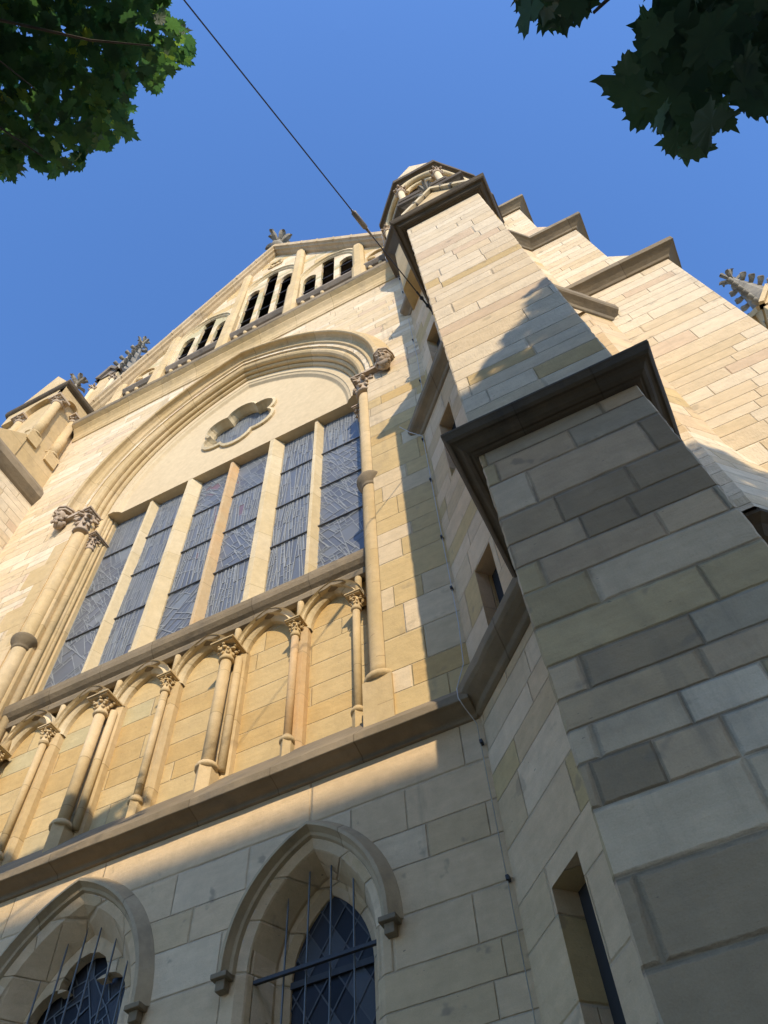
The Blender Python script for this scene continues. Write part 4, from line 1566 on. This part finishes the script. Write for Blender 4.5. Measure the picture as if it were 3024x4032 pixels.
cx_ = -1.37
cable_thing('lightning_conductor', 'thin pale lightning conductor cable clipped down the corner beside the turret',
            [[(-1.34, 4.965, -H0), (-1.355, 4.965, 4.96), (-1.39, 4.82, 5.03), (-1.42, 4.77, 5.12), (-1.42, 4.775, 5.24), (-1.365, 4.94, 5.7), (-1.345, 4.965, 6.3), (-1.335, 4.965, 10.6), (-1.50, 4.90, 10.78), (-1.62, 4.83, 10.95)],
             [(-1.22, 4.965, 11.4), (-1.16, 4.965, 13.6), (-1.16, 4.965, 15.9)]],
            [(-1.345, 4.96, z) for z in (3.5, 4.75, 6.9, 7.9, 9.3, 10.5)] + [(-1.2, 4.96, 12.6), (-1.165, 4.96, 14.6)])
cable_thing('gable_conductor', 'short bright conductor wires running over the cornice at the gable end',
            [[(-1.37, 4.85, 24.3), (-1.34, 4.87, 22.8), (-1.31, 4.66, 20.0), (-1.17, 4.95, 19.2), (-1.17, 4.96, 17.1)],
             [(-1.28, 4.9, 22.8), (-1.27, 4.66, 20.1), (-1.13, 4.95, 19.2), (-1.13, 4.96, 17.0)]],
            [(-1.15, 4.96, 18.9), (-1.15, 4.96, 17.8)])

# ------------------------------------------------------------------ building across the street: its roof line shades the foot of the church
hb = thing('street_building', 'plain rendered house across the street whose roof line shades the church foot', 'building', (8.2, -17.5, 0))
b = MB()
b.box((0.0, -22, -H0), (16.5, -13.6, 15.6))
b.build('wall', M['houserender'], hb)
b = MB()
b.prism([(-0.3, -13.1, 15.6), (-0.3, -22.4, 15.6), (-0.3, -17.8, 18.4)], (17.1, 0, 0))
b.prism([(-0.3, -13.0, 15.6), (-0.3, -13.0, 17.22), (-0.3, -13.45, 17.22), (-0.3, -13.45, 15.6)], (17.1, 0, 0))
b.build('roof', M['rooftile'], hb)
for fl in range(5):
    for k in range(5):
        x = 1.6 + k * 3.3
        b = MB()
        z = 0.3 + fl * 3.05 - 0.5
        b.box((x - 0.62, -13.58, z - 0.1), (x + 0.62, -13.5, z + 1.8))
        f_ = b.build('window', M['houseframe'], hb)
        b = MB()
        b.box((x - 0.52, -13.5, z), (x + 0.52, -13.48, z + 1.7))
        b.build('pane', M['houseglass'], f_)

# ------------------------------------------------------------------ trees
RW = np.array([right, down, fwd])


def cam_uv(P):
    c = P @ RW.T
    zz_ = np.where(np.abs(c[:, 2]) < 1e-6, 1e-6, c[:, 2])
    u = 1512 + 3200.28 * c[:, 0] / zz_
    v = 2016 + 3200.28 * c[:, 1] / zz_
    return u, v, c[:, 2]


def inside(poly, u, v):
    res = np.zeros(len(u), bool)
    n_ = len(poly)
    for i in range(n_):
        x0, y0 = poly[i]
        x1, y1 = poly[(i + 1) % n_]
        cond = ((y0 > v) != (y1 > v))
        with np.errstate(divide='ignore', invalid='ignore'):
            xi = (x1 - x0) * (v - y0) / (y1 - y0 + 1e-12) + x0
        res ^= cond & (u < xi)
    return res


def leaf_shape():
    """maple leaf outline, tip towards +y, stalk at the origin, about one unit wide"""
    half = [(0.0, 0.0), (0.10, -0.06), (0.22, -0.10), (0.20, 0.0), (0.30, 0.02), (0.42, 0.0), (0.36, 0.10), (0.40, 0.17), (0.52, 0.26), (0.62, 0.30),
            (0.50, 0.36), (0.48, 0.44), (0.38, 0.42), (0.28, 0.40), (0.20, 0.40), (0.24, 0.52), (0.30, 0.60), (0.20, 0.62), (0.18, 0.70), (0.10, 0.74), (0.06, 0.84), (0.0, 0.98)]
    pts = half + [(-x, y) for x, y in half[::-1][1:-1]]
    return np.array(pts)


LEAF = leaf_shape()


def leaf_mesh(name, C, size, rng, mat, parent, tilt=0.5, light_frac=0.0, **props):
    n_ = len(C)
    k = len(LEAF)
    base = np.zeros((k + 1, 3))
    base[1:, 0] = LEAF[:, 0]
    base[1:, 1] = LEAF[:, 1] - 0.4
    base[0] = (0, 0.02, 0)
    base[:, 2] = -0.35 * base[:, 0] ** 2 - 0.25 * (base[:, 1]) ** 2
    faces_local = [(0, 1 + i, 1 + (i + 1) % k) for i in range(k)]
    allv = np.zeros((n_, k + 1, 3))
    cols = np.zeros((n_, 4))
    yaw = rng.uniform(0, 2 * PI, n_)
    tx = rng.normal(0, tilt, n_)
    ty = rng.normal(0, tilt, n_)
    sz = size * rng.uniform(0.7, 1.25, n_)
    for i in range(n_):
        Rm = np.array(Matrix.Rotation(yaw[i], 3, 'Z') @ Matrix.Rotation(tx[i], 3, 'X') @ Matrix.Rotation(ty[i], 3, 'Y'))
        b_ = base.copy()
        b_[:, 0] *= 1 + rng.uniform(-0.12, 0.12)
        b_[1:, :2] *= 1 + rng.uniform(-0.08, 0.08, (k, 1))
        b_[:, 2] *= rng.uniform(0.2, 1.6)
        allv[i] = (b_ * sz[i]) @ Rm.T + C[i]
    V = allv.reshape(-1, 3)
    V[:, 2] += H0
    org = world_of(parent)
    V = V - np.array(org)
    me = bpy.data.meshes.new(name)
    nf = n_ * k
    F = np.zeros((n_, k, 3), int)
    F[:] = np.array(faces_local)
    F += (np.arange(n_) * (k + 1))[:, None, None]
    me.vertices.add(len(V))
    me.vertices.foreach_set('co', V.ravel())
    me.loops.add(nf * 3)
    me.loops.foreach_set('vertex_index', F.ravel())
    me.polygons.add(nf)
    me.polygons.foreach_set('loop_start', np.arange(nf) * 3)
    me.polygons.foreach_set('loop_total', np.full(nf, 3))
    me.update(calc_edges=True)
    at = me.color_attributes.new('leafrand', 'FLOAT_COLOR', 'POINT')
    r_ = np.repeat(rng.uniform(0, 1, (n_, 1)), k + 1, axis=0)
    arr = np.concatenate([r_, r_, r_, np.ones_like(r_)], axis=1)
    at.data.foreach_set('color', arr.ravel())
    me.materials.append(mat)
    me.polygons.foreach_set('use_smooth', np.ones(nf, bool))
    o_ = bpy.data.objects.new(name, me)
    COL.objects.link(o_)
    o_.parent = parent
    for kk, vv in props.items():
        o_[kk] = vv
    return o_


def leaf_material(name='maple_leaf', stops=None, trans=0.42):
    q = NT(name)
    at = q.n('ShaderNodeAttribute', attribute_name='leafrand')
    sc = q.n('ShaderNodeSeparateColor')
    q.lk(at.outputs['Color'], sc.inputs[0])
    c = q.ramp(sc.outputs[0], stops or [(0.0, (0.035, 0.07, 0.04)), (0.6, (0.052, 0.10, 0.046)), (0.95, (0.075, 0.125, 0.042)), (1.0, (0.30, 0.31, 0.05))])  # last stop paints the look of sunlit leaves into a few of them
    geo = q.n('ShaderNodeNewGeometry')
    nz = q.noise(geo.outputs['Position'], 30.0, 3.0)
    c = q.mix(q.ma('MULTIPLY', nz, 0.4), c, (0.02, 0.04, 0.014))
    q.lk(c, q.bsdf.inputs['Base Color'])
    q.bsdf.inputs['Roughness'].default_value = 0.55
    q.bsdf.inputs['Specular IOR Level'].default_value = 0.25
    tr = q.n('ShaderNodeBsdfTranslucent')
    tc = q.mix(1.0, c, (2.2, 2.8, 1.5), 'MULTIPLY')
    q.lk(tc, tr.inputs['Color'])
    ms = q.n('ShaderNodeMixShader')
    ms.inputs[0].default_value = trans
    q.lk(q.bsdf.outputs[0], ms.inputs[1])
    q.lk(tr.outputs[0], ms.inputs[2])
    out = [n_ for n_ in q.t.nodes if n_.type == 'OUTPUT_MATERIAL'][0]
    q.lk(ms.outputs[0], out.inputs['Surface'])
    return q.mat


M['leaf'] = leaf_material()
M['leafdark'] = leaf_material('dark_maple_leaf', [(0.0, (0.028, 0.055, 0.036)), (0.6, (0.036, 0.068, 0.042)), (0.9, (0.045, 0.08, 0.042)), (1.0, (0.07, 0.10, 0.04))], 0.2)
M['bark'] = plain_stone('bark', (0.09, 0.07, 0.05), (0.06, 0.05, 0.04), (0.03, 0.025, 0.02), soot=0.5, scale=4, bumpd=0.03)

Z1 = lambda x, y: (x / 1.0972, y / 1.0972)
Y4 = lambda x, y: (1900 + x / 1.476, y / 1.476)
poly_left = [Z1(*p) for p in [(-900, -900), (640, -900), (700, -400), (738, 0), (735, 80), (780, 95), (825, 115), (830, 180), (852, 235), (800, 290), (750, 330), (740, 370), (655, 405), (612, 372), (600, 335), (560, 350), (582, 420), (570, 465), (540, 490), (570, 525), (575, 595), (520, 600), (450, 658), (400, 620), (360, 680), (345, 742), (280, 782), (238, 765), (200, 728), (120, 762), (100, 710), (70, 772), (8, 806), (-400, 830), (-900, 700)]]
poly_right = [Y4(*p) for p in [(975, -700), (978, 0), (1000, 80), (920, 130), (940, 200), (890, 290), (860, 350), (785, 440), (820, 540), (890, 580), (870, 690), (815, 770), (915, 760), (925, 835), (990, 772), (1055, 790), (1080, 855), (1105, 945), (1160, 880), (1250, 890), (1360, 822), (1450, 800), (1480, 700), (1659, 705), (2400, 820), (2900, 500), (3050, -200), (2700, -1000), (1500, -1200)]]
poly_mid = [Y4(*p) for p in [(190, -500), (195, 0), (200, 90), (240, 135), (340, 122), (460, 155), (560, 150), (570, 75), (635, 52), (620, 0), (680, -400), (560, -800), (300, -760)]]


def shrink_ok(poly, C, rad):
    """keep a leaf only when its four tips stay inside the outline"""
    ok = np.ones(len(C), bool)
    u, v, d = cam_uv(C)
    rp = rad * 3200.0 / np.maximum(d, 0.3)
    for a in np.arange(0, 2 * PI, PI / 4):
        ok &= inside(poly, u + rp * math.cos(a), v + rp * math.sin(a))
    return ok & (d > 0.3)


def shade_limit(xp, rr):
    """highest point (on the facade plane, along the sunlight) that the crowns may darken"""
    xs = [-12, -7.2, -6.75, -6.5, -6.25, -5.9, -5.0, -1.75, -1.38, -0.93, -0.58, 0.5, 1.35, 1.75, 2.2, 4.0, 9.0]
    zs = [4.7, 4.9, 5.9, 6.1, 5.9, 4.8, 4.3, 4.4, 5.35, 6.3, 6.7, 7.2, 7.1, 6.7, 5.9, 4.8, 3.0]
    return np.interp(xp, xs, zs)


def crown(name_label, trunk_xy, centre, radii, nleaf, seed, poly_list, clusters, size, leaf_front, group, label, dense=None):
    rng_ = np.random.default_rng(seed)
    t = thing('maple_tree', label, 'tree', (trunk_xy[0], trunk_xy[1], 0), group)
    # trunk and limbs
    tb = MB()
    x0, y0 = trunk_xy
    c = np.array(centre)
    tb.tube([(x0, y0, -H0), (x0 + 0.05, y0, 1.0), (x0 * 0.7 + c[0] * 0.3, y0 * 0.7 + c[1] * 0.3, 3.5), (c[0], c[1], c[2] + 1.0)], 0.26, 12, 0.07)
    tb.build('trunk', M['bark'], t)
    lb = MB()
    root = np.array([x0 * 0.8 + c[0] * 0.2, y0 * 0.8 + c[1] * 0.2, 2.8])
    for k in range(9):
        a = rng_.uniform(0, 2 * PI)
        e = c + np.array([math.cos(a) * radii[0] * 0.7, math.sin(a) * radii[1] * 0.7, rng_.uniform(-0.5, 0.5) * radii[2]])
        mid_ = (root + e) / 2 + np.array([0, 0, 0.6])
        u, v, d = cam_uv(np.array([root * (1 - s) + e * s for s in np.linspace(0, 1, 12)]))
        if np.any((d > 0) & (u > -80) & (u < 3100) & (v > -80) & (v < 4100)):
            continue
        lb.tube([tuple(root), tuple(mid_), tuple(e)], 0.10, 8, 0.03)
    for (pts_) in leaf_front['limbs']:
        lb.tube(pts_, leaf_front.get('r0', 0.03), 7, 0.006)
    lb.build('limb', M['bark'], t)
    # leaves that hang into the view
    fr_ = []
    for poly, dist, spread, cnt, shr in clusters:
        us = [p[0] for p in poly]
        vs = [p[1] for p in poly]
        u = rng_.uniform(max(min(us), -900), min(max(us), 4000), cnt)
        v = rng_.uniform(max(min(vs), -900), max(vs), cnt)
        d = dist + rng_.uniform(-spread, spread, cnt)
        dirs = np.stack([(u - 1512) / 3200.28, (v - 2016) / 3200.28, np.ones(cnt)], axis=1)
        P_ = (dirs * d[:, None]) @ RW
        ok = shrink_ok(poly, P_, size * shr)
        fr_.append(P_[ok])
    Fr = np.concatenate(fr_)
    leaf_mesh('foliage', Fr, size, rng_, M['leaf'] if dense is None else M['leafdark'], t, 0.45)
    # the rest of the crown, outside the view
    P_ = rng_.normal(0, 1, (nleaf, 3))
    P_ /= np.linalg.norm(P_, axis=1)[:, None]
    P_ *= (rng_.uniform(0.0, 1, nleaf) ** 0.40)[:, None]
    P_ = P_ * np.array(radii) + c
    nz = np.array([mnoise.noise(Vector(p) * 0.75) for p in P_])
    P_ = P_[nz > -0.22]
    u, v, d = cam_uv(P_)
    vis = (d > 0) & (u > -130) & (u < 3150) & (v > -130) & (v < 4160)
    P_ = P_[~vis]
    k_ = 5.0 - P_[:, 1]
    xp = P_[:, 0] - 0.622 * k_
    zp = P_[:, 2] - 0.69 * k_
    lim = shade_limit(xp, None)
    nn = np.array([mnoise.noise(Vector((a * 1.6, b * 1.6, 3.0))) for a, b in zip(xp, zp)])
    if dense is not None:
        # extra unseen leaves put along the sun rays to shade the buttress and offset
        nd = dense
        xq = rng_.uniform(-1.9, 2.6, nd)
        zq = rng_.uniform(4.2, 7.6, nd)
        kq = rng_.uniform(8.6, 11.0, nd)
        E_ = np.stack([xq + 0.622 * kq, 5.0 - kq, zq + 0.69 * kq], axis=1)
        P_ = np.concatenate([P_, E_])
        k_ = 5.0 - P_[:, 1]
        xp = P_[:, 0] - 0.622 * k_
        zp = P_[:, 2] - 0.69 * k_
        lim = shade_limit(xp, None)
        nn = np.array([mnoise.noise(Vector((a * 1.6, b * 1.6, 3.0))) for a, b in zip(xp, zp)])
    # let the sun reach the twigs that hang into the view on the left
    tgt = np.array([-2.3, -0.5, 8.9])
    sdir = np.array(SUN.normalized())
    rel = P_ - tgt
    al = rel @ sdir
    off = np.linalg.norm(rel - al[:, None] * sdir, axis=1)
    open_ = (al > 0) & (off < 1.3)
    n2 = np.array([mnoise.noise(Vector((a * 3.4, b * 3.4, 9.0))) for a, b in zip(xp, zp)])
    soft = np.clip((lim + 0.35 * nn + 0.3 * n2 - zp) / 0.55, 0, 1)
    ok = (rng_.uniform(0, 1, len(zp)) < soft) & ~open_
    P_ = P_[ok & (P_[:, 2] > 2.2)]
    leaf_mesh('crown', P_, 0.24, rng_, M['leaf'], t, 0.6)
    return t


crown('r', (6.0, -4.5), (5.0, -3.6, 8.2), (5.0, 3.8, 4.4), 9000, 4, None,
      [(poly_right, 3.6, 0.5, 1000, 0.13), (poly_mid, 3.4, 0.3, 190, 0.12)], 0.165,
      {'limbs': [[(5.2, -3.9, 4.5), (3.0, -1.6, 4.2), (1.35, 0.55, 3.75)], [(2.2, -0.6, 4.1), (1.3, 0.25, 3.5), (0.82, 0.35, 3.35)]], 'r0': 0.03},
      'maple trees by the church', 'maple tree whose big dark leaves hang close overhead beside the bare sky over the buttress', 1500)
crown('l', (-2.5, -4.5), (-2.2, -4.2, 8.4), (4.0, 3.4, 4.0), 7500, 8, None,
      [(poly_left, 8.6, 0.55, 5000, 0.18)], 0.165,
      {'limbs': [[(-2.6, -4.2, 7.0), (-3.6, -2.6, 8.9), (-2.9, -0.9, 9.0)], [(-3.6, -2.1, 9.0), (-2.2, -1.0, 9.1), (-1.7, -0.7, 9.1)], [(-3.6, -2.6, 8.9), (-3.4, -1.0, 8.6), (-3.0, -0.35, 8.4)]], 'r0': 0.018},
      'maple trees by the church', 'maple tree with smaller leaves, some tinted yellow-green as if sunlit, hanging over the gable and pier')
